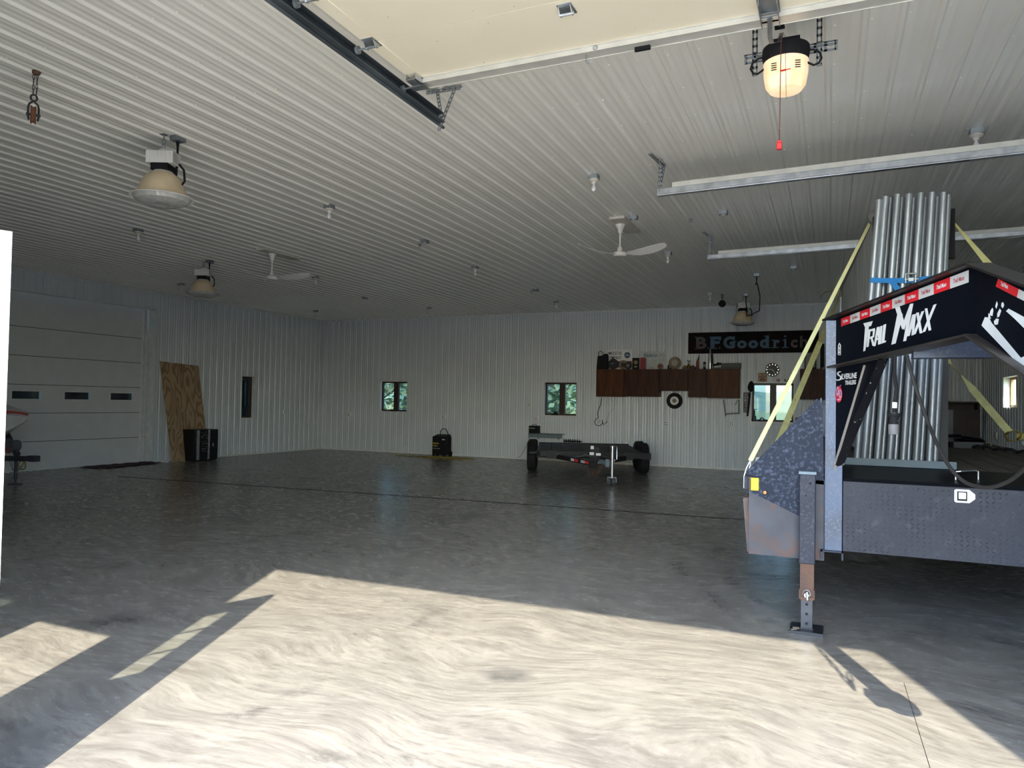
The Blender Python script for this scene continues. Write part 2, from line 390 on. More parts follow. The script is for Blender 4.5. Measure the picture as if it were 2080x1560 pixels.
def wall(name, holes, s0, s1, fn, phase, boxfn):
    b = B(); c = B()
    for r in around(s0, s1, 0.0, H, holes):
        sheet(b, fn, r[0], r[1], max(r[2], 0.02), r[3], phase)
        boxfn(c, r)
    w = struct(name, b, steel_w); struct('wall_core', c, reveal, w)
    return w
W1 = (-13.13, -12.12, 1.30, 2.24); W2 = (-7.53, -6.55, 1.30, 2.24); W3 = (-1.83, -0.83, 1.27, 2.25)
wall('wall_back', [W1, W2, W3], XL, XR, lambda s, t, h: (s, YB - h, t), 0.06, lambda c, r: c.box(r[0], r[1], YB + .001, YB + TH, r[2], r[3]))
LW = (15.88, 16.42, 1.07, 2.26); LD = (8.35, 12.92, 0.0, 3.80)
wall('wall_left', [LD, LW], YF, YB, lambda s, t, h: (XL + h, s, t), 0.1, lambda c, r: c.box(XL - .001, XL - TH, r[0], r[1], r[2], r[3]))
RW = (16.15, 17.33, 1.72, 2.32); RD = (7.75, 11.35, 0.0, 3.60)
wall('wall_right', [RD, RW], YF, YB, lambda s, t, h: (XR - h, s, t), 0.03, lambda c, r: c.box(XR + .001, XR + TH, r[0], r[1], r[2], r[3]))
MD = (-2.94, 2.28, 0.0, 3.84); PD = (-4.15, -3.27, 0.0, 2.25); FW = (-6.35, -4.62, 1.0, 2.45)
wall('wall_front', [FW, PD, MD], XL, XR, lambda s, t, h: (s, YF + h, t), 0.06, lambda c, r: c.box(r[0], r[1], YF - .001, YF - TH, r[2], r[3]))
# ceiling with screw heads
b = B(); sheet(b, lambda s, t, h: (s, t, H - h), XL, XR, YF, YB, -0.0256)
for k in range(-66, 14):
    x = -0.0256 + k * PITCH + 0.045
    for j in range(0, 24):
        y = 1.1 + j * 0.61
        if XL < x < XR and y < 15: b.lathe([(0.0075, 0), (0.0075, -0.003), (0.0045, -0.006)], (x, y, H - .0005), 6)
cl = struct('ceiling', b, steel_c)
struct('roof_slab', B().box(XL - TH - .3, XR + TH + .3, YF - TH, YB + TH + .3, H + .002, H + 0.25), trimw, cl)
# floor slab and its sawn joint
b = B(); b.add([(XL - .3, YF - .25, 0), (XR + .3, YF - .25, 0), (XR + .3, YB + .25, 0), (XL - .3, YB + .25, 0)], [(0, 1, 2, 3)])
b.add([(-16, -9, -0.001), (9, -9, -0.001), (9, YF - .25, -0.001), (-16, YF - .25, -0.001)], [(0, 1, 2, 3)])
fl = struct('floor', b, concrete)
p = [P(240, 968, 'z', 0), P(900, 1013, 'z', 0), P(1600, 1062, 'z', 0)]
jb = B()
for a, c in zip(p, p[1:]): jb.bar(a + Vector((0, 0, -.0115)), c + Vector((0, 0, -.0115)), 0.05, 0.027)
jb.bar((0.47, .6, -.0122), (0.42, 5.0, -.0122), 0.003, 0.025)
struct('floor_joint', jb, joint_m, fl)
# trims
b = B(); b.box(XL, XR, YB - .022, YB - .02, 0.012, 0.05); b.box(XL, XR, YB - .028, YB - .02, 0.012, 0.016); struct('baseboard_back', b, trimw)
b = B(); b.box(XL + .02, XL + .022, 12.95, YB, 0.012, 0.05); b.box(XL + .02, XL + .022, YF, 8.3, 0.012, 0.05); struct('baseboard_left', b, trimw)
b = B(); b.box(XL, XR, YB - .03, YB - .026, H - .07, H - .03); struct('trim_1', b, trimw)
b = B(); b.box(XL + .026, XL + .03, YF, YB, H - .07, H - .03); struct('trim_2', b, trimw)
# outside
b = B(); b.add([(-400, -200, -.06), (400, -200, -.06), (400, 600, -.06), (-400, 600, -.06)], [(0, 1, 2, 3)]); tag(struct('ground', b, grassm), None, None)
b = B(); b.add([(-60, -60, -.03), (60, -60, -.03), (60, YF - .2, -.03), (-60, YF - .2, -.03)], [(0, 1, 2, 3)])
b.add([(-30, YB + .3, -.03), (25, YB + .3, -.03), (25, YB + 6, -.03), (-30, YB + 6, -.03)], [(0, 1, 2, 3)]); struct('gravel_yard', b, gravel)
# wooded hill far behind the back wall
b = B(); nx, ny = 60, 8; vs = []; fs = []
for j in range(ny + 1):
    for i in range(nx + 1):
        x = -330 + i * 9; u = j / ny
        top = 8.0 + 1.5 * math.sin(x * .021 + 1) + .9 * math.sin(x * .083) + .5 * math.sin(x * .31) + (9 if x < -110 else 0)
        vs.append((x, 290 + 40 * u + 4 * math.sin(i * 1.7), top * math.sin(u * PI / 2) + (rnd(-.5, .5) if 0 < j else -1)))
for j in range(ny):
    for i in range(nx): a = j * (nx + 1) + i; fs.append((a, a + 1, a + nx + 2, a + nx + 1))
b.add(vs, fs); struct('wooded_hill', b, hillm)

# windows -----------------------------------------------------------------
def window_x(name, w, y, frame_m, splitf=0.5, mull=0.10, g1=glass, g2=glass, fr=0.05):
    """casement window in the back wall (pane frames set back in the reveal)"""
    x0, x1, z0, z1 = w; b = B(); y0, y1 = y, y + 0.07
    b.box(x0, x1, y0, y1, z0, z0 + fr); b.box(x0, x1, y0, y1, z1 - fr, z1); b.box(x0, x0 + fr, y0, y1, z0, z1); b.box(x1 - fr, x1, y0, y1, z0, z1)
    xm = x0 + (x1 - x0) * splitf; b.box(xm - mull / 2, xm + mull / 2, y0 - .01, y1, z0, z1)
    o = struct(name, b, frame_m)
    for a, c, g in ((x0 + fr, xm - mull / 2, g1), (xm + mull / 2, x1 - fr, g2)):
        struct('window_pane', B().box(a, c, y0 + .03, y0 + .034, z0 + fr, z1 - fr), g, o)
    t = B(); e = .035
    for q in ((x0 - e, x1 + e, z1, z1 + e), (x0 - e, x1 + e, z0 - e, z0), (x0 - e, x0, z0, z1), (x1, x1 + e, z0, z1)): t.box(q[0], q[1], YB - .024, YB - .019, q[2], q[3])
    struct('window_casing', t, trimw, o)
    return o
window_x('window_1', W1, YB + .10, brown, 0.53, 0.17, glass, screen)
window_x('window_2', W2, YB + .10, brown, 0.53, 0.17, screen, glass)
window_x('window_3', W3, YB + .10, brown, 0.51, 0.15, screen, glass)
# left wall window
y0, y1, z0, z1 = LW; b = B(); x = XL - .14
b.box(x - .05, x, y0, y1, z0, z0 + .03); b.box(x - .05, x, y0, y1, z1 - .05, z1); b.box(x - .05, x, y0, y0 + .03, z0, z1); b.box(x - .05, x + .01, y1 - .10, y1, z0, z1)
o = struct('window_4', b, brown); struct('window_pane', B().box(x - .03, x - .026, y0, y1, z0, z1), mat_glass('dark_window_glass', (0.20, 0.30, 0.36), rough=.03), o)
t = B(); e = .03
for q in ((y0 - e, y1 + e, z1, z1 + e), (y0 - e, y1 + e, z0 - e, z0), (y0 - e, y0, z0, z1), (y1, y1 + e, z0, z1)): t.box(XL + .02, XL + .024, q[0], q[1], q[2], q[3])
struct('window_casing', t, trimw, o)
# right wall window
y0, y1, z0, z1 = RW; b = B(); x = XR + .12
b.box(x, x + .05, y0, y1, z0, z0 + .05); b.box(x, x + .05, y0, y1, z1 - .05, z1); b.box(x, x + .05, y0, y0 + .05, z0, z1); b.box(x, x + .05, y1 - .05, y1, z0, z1); b.box(x - .01, x + .05, 16.7, 16.82, z0, z1)
o = struct('window_5', b, oak); struct('window_pane', B().box(x + .02, x + .024, y0, y1, z0, z1), mat_glass('clear_glass', (0.92, 0.96, 0.96)), o)
# front wall window
x0, x1, z0, z1 = FW; b = B()
b.box(x0, x1, .68, .74, z0, z0 + .05); b.box(x0, x1, .68, .74, z1 - .05, z1); b.box(x0, x0 + .05, .68, .74, z0, z1); b.box(x1 - .05, x1, .68, .74, z0, z1)
o = struct('window_6', b, brown); struct('window_pane', B().box(x0, x1, .70, .704, z0, z1), glass, o)

# closed overhead door in the left wall ------------------------------------
xd = -15.62
d1 = thing('door_1', None, None, (xd, 10.6, 0)); d1['kind'] = 'structure'
zs = [0.01, 0.62, 1.23, 1.84, 2.45, 3.06, 3.97]
for i in range(6):
    b = B()
    def sec(y0, y1, z0, z1): b.box(xd - .045, xd, y0, min(y1, 13.05) if y1 < 12.8 else 13.05, z0, z1)
    if i == 2:
        hol = [(8.55, 9.14, 1.54, 1.70), (9.68, 10.27, 1.54, 1.70), (10.82, 11.41, 1.54, 1.70), (11.95, 12.54, 1.54, 1.70)]
        for r in around(8.2, 12.80, zs[2] + .012, zs[3], hol): sec(*r)
    else: sec(8.2, 12.80, zs[i] + .012, zs[i + 1])
    b.box(xd - .045, xd - .012, 8.2, 12.8, zs[i], zs[i] + .013)
    s_ = obj('door_section', b, doorw, d1)
    if i: obj('seam_shade', B().box(xd - .02, xd - .002, 8.2, 13.0, zs[i] - .002, zs[i] + .014), mat('dark_seam_shade', (0.05, 0.05, 0.055), .8), s_)  # shade in the seam between sections, put in as a dark strip
    if i == 2:
        for h in hol:
            f = B()
            for q in ((h[0] - .03, h[1] + .03, h[2] - .03, h[2]), (h[0] - .03, h[1] + .03, h[3], h[3] + .03), (h[0] - .03, h[0], h[2], h[3]), (h[1], h[1] + .03, h[2], h[3])): f.box(xd - .002, xd + .01, *q)
            f_ = obj('door_window', f, trimw, s_)
        g = B()
        for h in hol: g.box(xd - .03, xd - .026, *h)
        obj('glazing', g, mat_glass('dark_door_glass', (0.16, 0.22, 0.30), rough=.06), s_)
b = B(); b.box(XL - .21, XL + .022, LD[1] - .002, LD[1] + .012, 0, LD[3]); b.box(XL - .21, XL + .022, LD[0], LD[1], LD[3] - .012, LD[3] + .002); b.box(XL - .21, XL + .022, LD[0] - .012, LD[0] + .002, 0, LD[3])
struct('trim_3', b, trimw)
b = B(); b.box(xd + .0, xd + .07, 12.83, 12.86, 0, 3.78); b.box(xd + .0, xd + .07, 12.76, 12.775, .1, 3.74); obj('door_seal', b, trimw, d1)
# closed overhead door in the right wall
b = B()
for i in range(6): b.box(XR + .08, XR + .13, RD[0] - .1, RD[1] + .1, .01 + i * .6, .60 + i * .6)
struct('door_3', b, doorw)
# added dark block outside the left wall, shuts out light behind its panes
b = B(); b.box(-21, -20.8, 7, 19, -.05, 3.4); b.box(-21, XL - TH - .32, 7, 19, 3.4, 3.5); b.box(-21, XL - TH - .1, 18.9, 19, -.05, 3.4); struct('left_light_block', b, darkext)

# ------------------------------------------------------------------ open overhead door above the camera
XE = -2.80; ZP = 3.98
d2 = thing('door_2', None, None, (0, 3, ZP)); d2['kind'] = 'structure'
ye = 4.50
for i in range(6):
    y1 = ye - i * 0.60; y0 = y1 - .597
    if y0 < .95: y0 = .95
    if y1 <= .96: break
    b = B(); b.box(XE, 2.25, y0, y1, ZP, ZP + .045); b.box(XE, XE + .10, y0, y1, ZP - .004, ZP)
    s_ = obj('door_section', b, cream, d2); bev(s_, .004, 1)
b = B()
b.box(XE, 2.25, ye - .015, ye + .080, ZP - .030, ZP - .027); b.box(XE, 2.25, ye - .02, ye - .012, ZP - .034, ZP + .002); b.box(XE, 2.25, ye + .080, ye + .084, ZP - .034, ZP + .05)
b.box(XE, 2.25, ye - .038, ye - .02, ZP - .004, ZP)
obj('strut', b, mat('pale_galvanized_strut', (0.72, 0.70, 0.63), 0.4, 0.3, (0.62, 0.61, 0.55), 8), d2)
def hinge(x, y, roller=False):
    b = B(); z = ZP
    b.box(x - .045, x + .045, y - .06, y + .06, z - .006, z)
    for s in (-1, 1): b.prism([(x + s * .035, y - .05, z), (x + s * .035, y + .05, z), (x + s * .035, y + .015, z - .045), (x + s * .035, y - .015, z - .045)], (s * .003, 0, 0))
    b.cyl((x - .045, y, z - .036), (x + .045, y, z - .036), .009, 10)
    h_ = obj('hinge', b, galv, d2)
    if roller:
        c = B(); c.cyl((x - .10, y, z - .036), (x + .02, y, z - .036), .006, 8); c.cyl((x - .118, y, z - .036), (x - .098, y, z - .036), .026, 16); obj('roller', c, galvd, h_)
for k in range(1, 4):
    hinge(XE + .05, ye - k * .60, True)
for px in (1151,):
    q = P(px, 17, 'z', ZP); hinge(q.x, q.y)
b = B(); b.box(XE + .01, XE + .09, ye - .12, ye + .0, ZP - .05, ZP - .045); b.box(XE + .01, XE + .013, ye - .12, ye, ZP - .05, ZP); b.box(XE + .087, XE + .09, ye - .12, ye, ZP - .05, ZP)
b.box(XE - .02, XE + .11, ye - .02, ye + .05, ZP - .055, ZP - .051)
h_ = obj('top_bracket', b, galv, d2); c = B(); c.cyl((XE - .10, ye + .03, ZP - .03), (XE + .06, ye + .03, ZP - .03), .006, 8); c.cyl((XE - .118, ye + .03, ZP - .03), (XE - .098, ye + .03, ZP - .03), .026, 16); obj('roller', c, galvd, h_)
# hooks and a black catch under the strut
q = P(1200, 128, 'z', ZP - .04); b = B(); b.tube([(q.x, ye + .02, ZP - .03), (q.x, ye + .02, ZP - .07), (q.x + .012, ye + .02, ZP - .09), (q.x + .03, ye + .02, ZP - .09), (q.x + .04, ye + .02, ZP - .07)], .0035, 6); obj('hook', b, galvd, d2)
q = P(1310, 107, 'z', ZP - .04); b = B(); b.box(q.x - .05, q.x + .05, ye + .038, ye + .06, ZP - .055, ZP - .03); obj('catch', b, blackm, d2)
q = P(1207, 100, 'z', ZP - .04); b = B(); b.tube([(q.x + .014 * math.cos(a * PI / 5), ye - .03, ZP - .02 + .014 * math.sin(a * PI / 5)) for a in range(10)], .0025, 6, True); obj('eye_bolt', b, galvd, d2)
# left horizontal track with its ceiling hanger
tr = thing('door_track', 'dark steel roller track along the left edge of the open overhead door', 'door track', (XE - .11, 3, ZP), group='overhead door tracks under the ceiling')
def cchan(b, x, y0, y1, z, s=1, w=.055, h=.055):
    b.box(x - s * .0, x - s * .003, y0, y1, z - h / 2, z + h / 2)
    b.box(x, x + s * w, y0, y1, z - h / 2 - .003, z - h / 2); b.box(x, x + s * w, y0, y1, z + h / 2, z + h / 2 + .003)
    b.cyl((x + s * w, y0, z - h / 2), (x + s * w, y1, z - h / 2), .006, 8)
trackm = mat('dark_track_steel', (0.14, 0.165, 0.18), 0.4, 0.5, (0.07, 0.085, 0.095), 5, stretch=(1, .3, 1))
b = B(); cchan(b, XE - .135, .95, 5.12, ZP - .03, 1, .05, .07)
b.cyl((XE - .138, .95, ZP - .075), (XE - .138, 5.20, ZP - .075), .013, 10); obj('rail', b, trackm, tr)
b = B(); b.bar((XE - .145, .95, ZP + .012), (XE - .145, 5.0, ZP + .012), .004, .05); obj('stiffener_angle', b, galvd, tr)
def perforated(b, p0, p1, w=.032, up=(0, 1, 0), hole=.045):
    """punched angle: strips with gaps so the holes read"""
    p0, p1 = Vector(p0), Vector(p1); d = (p1 - p0); l = d.length; d.normalize(); a = d.cross(Vector(up)).normalized()
    for s in (-1, 1): b.bar(p0 + a * (s * w * .36), p1 + a * (s * w * .36), w * .28, .003, up)
    n = max(1, int(l / hole))
    for k in range(n + 1): c = p0 + d * (l * k / n); b.bar(c - a * (w / 2), c + a * (w / 2), .018, .003, up)
b = B()
q0 = P(868, 188, 'z', H - .03); q1 = P(933, 178, 'z', H - .03)
perforated(b, q0, q1, .035, (0, 1, .2)); perforated(b, q0 + Vector((0, .02, .015)), q1 + Vector((0, .02, .015)), .03, (0, 0, 1))
te = Vector((XE - .12, 5.09, ZP - .06))
perforated(b, q1 + Vector((-.05, .01, 0)), te + Vector((0, .01, -.07)), .03); perforated(b, q0 + Vector((.09, .01, 0)), te + Vector((0.02, .01, .03)), .03)
obj('ceiling_hanger', b, galvd, tr)

# opener -----------------------------------------------------------------
op = thing('garage_door_opener', 'ceiling garage door opener with glowing peach light cover and red pull handle', 'door opener', (-.30, 4.86, H))
b = B(); b.box(-.325, -.285, .95, 4.86, ZP + .08, ZP + .115); b.box(-.335, -.275, .95, 4.86, ZP + .075, ZP + .083); obj('rail', b, blackm, op)
hx, hy, hz = -.275, 4.98, 3.86
b = B(); b.lathe([(.145, .08), (.148, .04), (.14, 0), (.12, -.02)], (hx, hy, hz + .04), 28)
b.box(hx - .09, hx + .09, hy - .12, hy + .20, hz + .04, hz + .14); obj('motor_head', b, blackm, op)
b = B(); vs = []
b.lathe([(.14, .03), (.137, -.05), (.125, -.12), (.10, -.155), (.06, -.165), (.001, -.168)], (hx, hy + .01, hz), 32)
o = obj('light_cover', b, mat('glowing_peach_cover', (0.95, 0.60, 0.32), 0.35, 0, (1.0, 0.74, 0.50), 9, emit=0.30), op, 'lit peach plastic light cover')
c = B()
cdir = Vector((hx, hy, 0)) - Vector((0, 0, 0)); cdir.normalize(); sd = Vector((-cdir.y, cdir.x, 0)) * -1
def oncover(u, z, r): 
    a = u / .14; v = -cdir * math.cos(a) + sd * math.sin(a); return Vector((hx, hy + .01, hz + z)) + v * r
for s in (-1, 1):
    c = B()
    for k in range(4): c.bar(oncover(s * .075 - .018, -.015 - k * .014 * 1 - s * .003, .141), oncover(s * .075 + .018, -.015 - k * .014 + s * .003, .141), .004, .005, (0, 0, 1))
    obj('vent_grille', c, blackm, o)
c = B(); c.bar(oncover(-.035, -.075, .137), oncover(.0, -.075, .139), .004, .010, (0, 0, 1)); c.bar(oncover(.0, -.075, .139), oncover(.03, -.07, .137), .004, .005, (0, 0, 1)); obj('red_badge', c, redm, o)
for s in (-1, 1):
    b = B(); b.tube([(hx + s * .12, hy - .02, hz + .08), (hx + s * .17, hy - .02, hz + .075), (hx + s * .205, hy - .02, hz + .05), (hx + s * .215, hy - .03, hz + .01), (hx + s * .20, hy - .03, hz - .02), (hx + s * .17, hy - .03, hz - .03), (hx + s * .13, hy - .02, hz + .0)], .007, 7); obj('wire_loop', b, blackm, op)
b = B(); perforated(b, (hx - .26, hy + .10, hz + .13), (hx + .30, hy + .10, hz + .13), .05, (0, 1, 0), .06); perforated(b, (hx - .26, hy + .08, hz + .15), (hx + .30, hy + .08, hz + .15), .05, (0, 0, 1), .06)
for s in (-1, 1): perforated(b, (hx + s * .2, hy + .09, hz + .02), (hx + s * .2, hy + .09, H - .0), .035)
perforated(b, (hx - .28, hy + .1, H - .03), (hx + .33, hy + .1, H - .03), .045); obj('mounting_angle', b, galvd, op)
b = B(); aq = P(1563, 20, 'z', ZP); b.box(aq.x - .06, aq.x + .06, aq.y - .16, aq.y + .12, ZP - .012, ZP - .004)
for s in (-1, 1): b.box(aq.x + s * .05 - .002, aq.x + s * .05 + .002, aq.y - .16, aq.y + .12, ZP - .05, ZP - .004)
for k in range(3): b.box(aq.x - .05, aq.x + .05, aq.y - .02 + k * .045, aq.y + .0 + k * .045, ZP - .03, ZP - .026)
obj('door_bracket', b, galvd, op)
b = B(); b.ribbon([(aq.x, aq.y + .02, ZP - .035), (aq.x - .01, ye + .14, ZP - .07), (aq.x - .005, ye + .20, ZP - .08), (hx - .03, ye + .33, ZP - .02), (hx - .02, ye + .38, ZP + .06)], .028, .005, (1, 0, 0)); obj('door_arm', b, galv, op)
b = B(); b.tube([(-.29, 4.76, 3.98), (-.292, 4.74, 3.70), (-.295, 4.75, 3.30)], .0025, 6); r_ = obj('release_cord', b, mat('dark_red_cord', (0.16, 0.03, 0.025), .8), op)
b = B(); b.box(-.312, -.280, 4.735, 4.765, 3.245, 3.285); b.box(-.309, -.283, 4.738, 4.762, 3.285, 3.30); bev(obj('pull_handle', b, redm, r_), .004)
b = B(); b.tube([(-.27, 4.78, 3.98), (-.262, 4.765, 3.72), (-.258, 4.76, 3.56)], .0014, 5); obj('thin_string', b, blackm, op)

# tracks of the right hand door ---------------------------------------------
def rtrack(px, py, qx, qy, label):
    z = 3.90; a = P(px, py, 'z', z); c = P(qx, qy, 'z', z); d = (c - a).normalized(); e = a + d * ((XR - .03 - a.x) / d.x)
    t = thing('door_track', label, 'door track', tuple(a), group='overhead door tracks under the ceiling')
    b = B(); n = Vector((-d.y, d.x, 0))
    b.bar(a + Vector((0, 0, .0)), e, .003, .07); b.bar(a + n * .025 + Vector((0, 0, -.035)), e + n * .025 + Vector((0, 0, -.035)), .05, .003); b.bar(a + n * .025 + Vector((0, 0, .035)), e + n * .025 + Vector((0, 0, .035)), .05, .003)
    b.cyl(a - n * .004 + Vector((0, 0, -.03)), e - n * .004 + Vector((0, 0, -.03)), .009, 8); obj('rail', b, galv, t)
    b = B(); a2 = a + d * .16; b.bar(a2 + Vector((0, 0, .062)) - n * .006, e + Vector((0, 0, .062)) - n * .006, .003, .05); b.bar(a2 + Vector((0, 0, .084)) + n * .01, e + Vector((0, 0, .084)) + n * .01, .035, .003)
    obj('stiffener_angle', b, mat('pale_galvanized_strut', (0, 0, 0)), t)
    b = B(); up = Vector((0, 0, 1))
    perforated(b, a + d * .03 + up * .02, Vector((a.x, a.y, H - .02)) + d * .03, .035); perforated(b, a + d * .03 + n * .02 + up * .1, Vector((a.x, a.y, H - .02)) + d * .03 + n * .16, .03)
    perforated(b, Vector((a.x - .03, a.y - .22, H - .028)), Vector((a.x + .02, a.y + .2, H - .028)), .04, (0, 0, 1)); obj('ceiling_hanger', b, galvd, t)
    for k in range(1, 5):
        pass
    return t
rtrack(1335, 391, 2080, 303, 'long pale steel door track hanging below the nearer bare bulb at right')
rtrack(1437, 523, 2080, 474, 'farther pale steel door track passing behind the tall pipes')

# ------------------------------------------------------------------ front walk door leaf
hg = Vector((-3.43, .91, 0)); ld = Vector((0.361, 0.933, 0)).normalized(); ln = Vector((ld.y, -ld.x, 0)); LL = 1.03; LH = 2.30
lf = thing('door_4', None, None, tuple(hg)); lf['kind'] = 'structure'
def leafbox(b, s0, s1, z0, z1, o0=-.022, o1=.022):
    c = hg + ld * ((s0 + s1) / 2) + ln * ((o0 + o1) / 2); b.obox((c.x, c.y, (z0 + z1) / 2), ld, ln, (0, 0, 1), (s1 - s0) / 2, (o1 - o0) / 2, (z1 - z0) / 2)
WIN = (0.16, 0.81, 1.13, 2.08)
b = B()
for r in around(0, LL, .01, LH, [WIN]): leafbox(b, *r)
obj('door_leaf', b, mat('white_door_paint', (0.86, 0.86, 0.84), .4), lf)
b = B(); s0, s1, z0, z1 = WIN; 
for k in (1, 2): ss = s0 + (s1 - s0) * k / 3; leafbox(b, ss - .012, ss + .010, z0, z1, -.004, .004)
for k in (1, 2): zz = z0 + (z1 - z0) * k / 3; leafbox(b, s0, s1, zz - .012, zz + .010, -.004, .004)
obj('muntin_grid', b, trimw, lf)
b = B(); leafbox(b, s0, s1, z0, z1, -.003, .003); obj('glazing', b, mat_glass('clear_door_glass', (0.90, 0.93, 0.90)), lf)
b = B(); c = hg + ld * (LL - .07) + Vector((0, 0, 1.04))
for s in (1, -1):
    b.cyl(c + ln * (s * .02), c + ln * (s * .07), .012, 12); b.cyl(c + ln * (s * .065), c + ln * (s * .065) - ld * .11, .010, 10); b.cyl(c + ln * (s * .02), c + ln * (s * .028), .032, 18)
obj('door_handle', b, galv, lf)

# ================================================================== CEILING FITTINGS
def highbay(label, hook, box, swing):
    x, y = hook; t = thing('high_bay_lamp', label, 'ceiling lamp', (x, y, H), group='high bay lamps with glass reflectors')
    b = B(); b.tube([(x, y, H - .004), (x, y, H - .05)], .006, 8); b.tube([(x + .022 * math.sin(a * PI / 6), y, H - .075 + .03 * math.cos(a * PI / 6)) for a in range(12)], .005, 6, True)
    b.tube([(x, y + .018 * math.sin(a * PI / 6), H - .125 + .03 * math.cos(a * PI / 6)) for a in range(12)], .005, 6, True); b.box(x - .03, x + .03, y - .03, y + .03, H - .006, H)
    obj('hanging_hook', b, galvd, t)
    z = H - .15; b = B(); b.lathe([(.03, 0), (.06, -.03), (.07, -.045)], (x, y, z), 20)
    c, s = math.cos(swing), math.sin(swing); ex, ey = (c, s, 0), (-s, c, 0)
    b.obox((x, y, z - .10), ex, ey, (0, 0, 1), .135, .085, .062)
    for k in range(-6, 7):
        b.obox((x + c * .022 * k, y + s * .022 * k, z - .10), ex, ey, (0, 0, 1), .003, .088, .055)
    bev(obj('ballast_housing', b, plastw, t), .003)
    b = B(); b.obox(Vector((x, y, z - .195)), ex, ey, (0, 0, 1), .085, .085, .034); obj('black_collar', b, blackm, t)
    b = B(); b.lathe([(.09, 0), (.11, -.02), (.105, -.03)], (x, y, z - .228), 24); obj('neck_ring', b, plastw, t)
    zr = z - .245; prof = [(.105, 0), (.145, -.03), (.178, -.075), (.202, -.13), (.220, -.18), (.236, -.235)]
    b = B(); vs = []; fs = []; n = 72
    for i, (r, dz) in enumerate(prof):
        for k in range(n): a = 2 * PI * k / n; rr = r * (1 + (.010 if k % 2 else 0)); vs.append((x + rr * math.cos(a), y + rr * math.sin(a), zr + dz))
    for i in range(len(prof) - 1):
        for k in range(n): fs.append((i * n + k, i * n + (k + 1) % n, (i + 1) * n + (k + 1) % n, (i + 1) * n + k))
    b.add(vs, fs, True); obj('reflector', b, mat('cream_ribbed_reflector', (0.70, 0.57, 0.38), .28, 0, (0.56, 0.44, 0.28), 6), t)
    b = B(); b.lathe([(.232, -.232), (.272, -.232), (.298, -.245), (.302, -.252), (.296, -.256), (.27, -.243), (.232, -.243)], (x, y, zr), 48, cap=False); obj('rim', b, plastw, t)
    b = B(); b.lathe([(.272, -.240), (.245, -.285), (.17, -.315), (.08, -.322), (.06, -.316), (.001, -.316)], (x, y, zr), 40); obj('lens', b, mat('ribbed_lens_glass', (0.55, 0.54, 0.50), .12, 0, (0.42, 0.42, 0.40), 20, spec=.9), t)
    bx, by = box; b = B(); b.box(bx - .055, bx + .055, by - .055, by + .055, H - .055, H); bev(obj('junction_box', b, galvd, t), .004)
    b = B(); b.cyl((bx, by, H - .055), (bx, by, H - .105), .018, 12, .013)
    px_, py_ = x + c * .13, y + s * .13
    b.tube([(bx, by, H - .10), (bx, by, H - .20), (px_ * .5 + bx * .5, py_ * .5 + by * .5, H - .36), (px_, py_, H - .50), (px_ + c * .05, py_ + s * .05, H - .525), (px_ + c * .09, py_ + s * .09, H - .47), (px_ + c * .08, py_ + s * .08, H - .36), (px_ + c * .03, py_ + s * .03, H - .30)], .011, 8)
    obj('power_cord', b, blackm, t); return t
highbay('big cream bell-shaped lamp hanging nearest, beside the rusty pulley', (-6.13, 5.19), (-6.04, 5.28), .42)
highbay('cream bell-shaped lamp hanging at far left near the closed white overhead door', (-11.01, 10.3), (-10.92, 10.36), .42)
t = highbay('cream bell-shaped lamp hanging above the dark lettered sign on the back wall', (-1.89, 17.8), (-1.80, 17.6), .42)
# its second cord runs back to a separate box
q = P(1537, 556, 'z', H); b = B(); b.box(q.x - .055, q.x + .055, q.y - .055, q.y + .055, H - .055, H); j = obj('junction_box', b, galvd, t)
b = B(); b.tube([(q.x, q.y, H - .05), (q.x, q.y, H - .15), (q.x - .02, q.y, H - .22), (q.x + .01, q.y + .02, H - .18), (q.x + .05, q.y + .2, H - .42), (q.x - .02, q.y + .9, H - .62), (-1.75, 17.4, H - .55), (-1.82, 17.75, H - .30)], .010, 7); obj('power_cord', b, blackm, t)

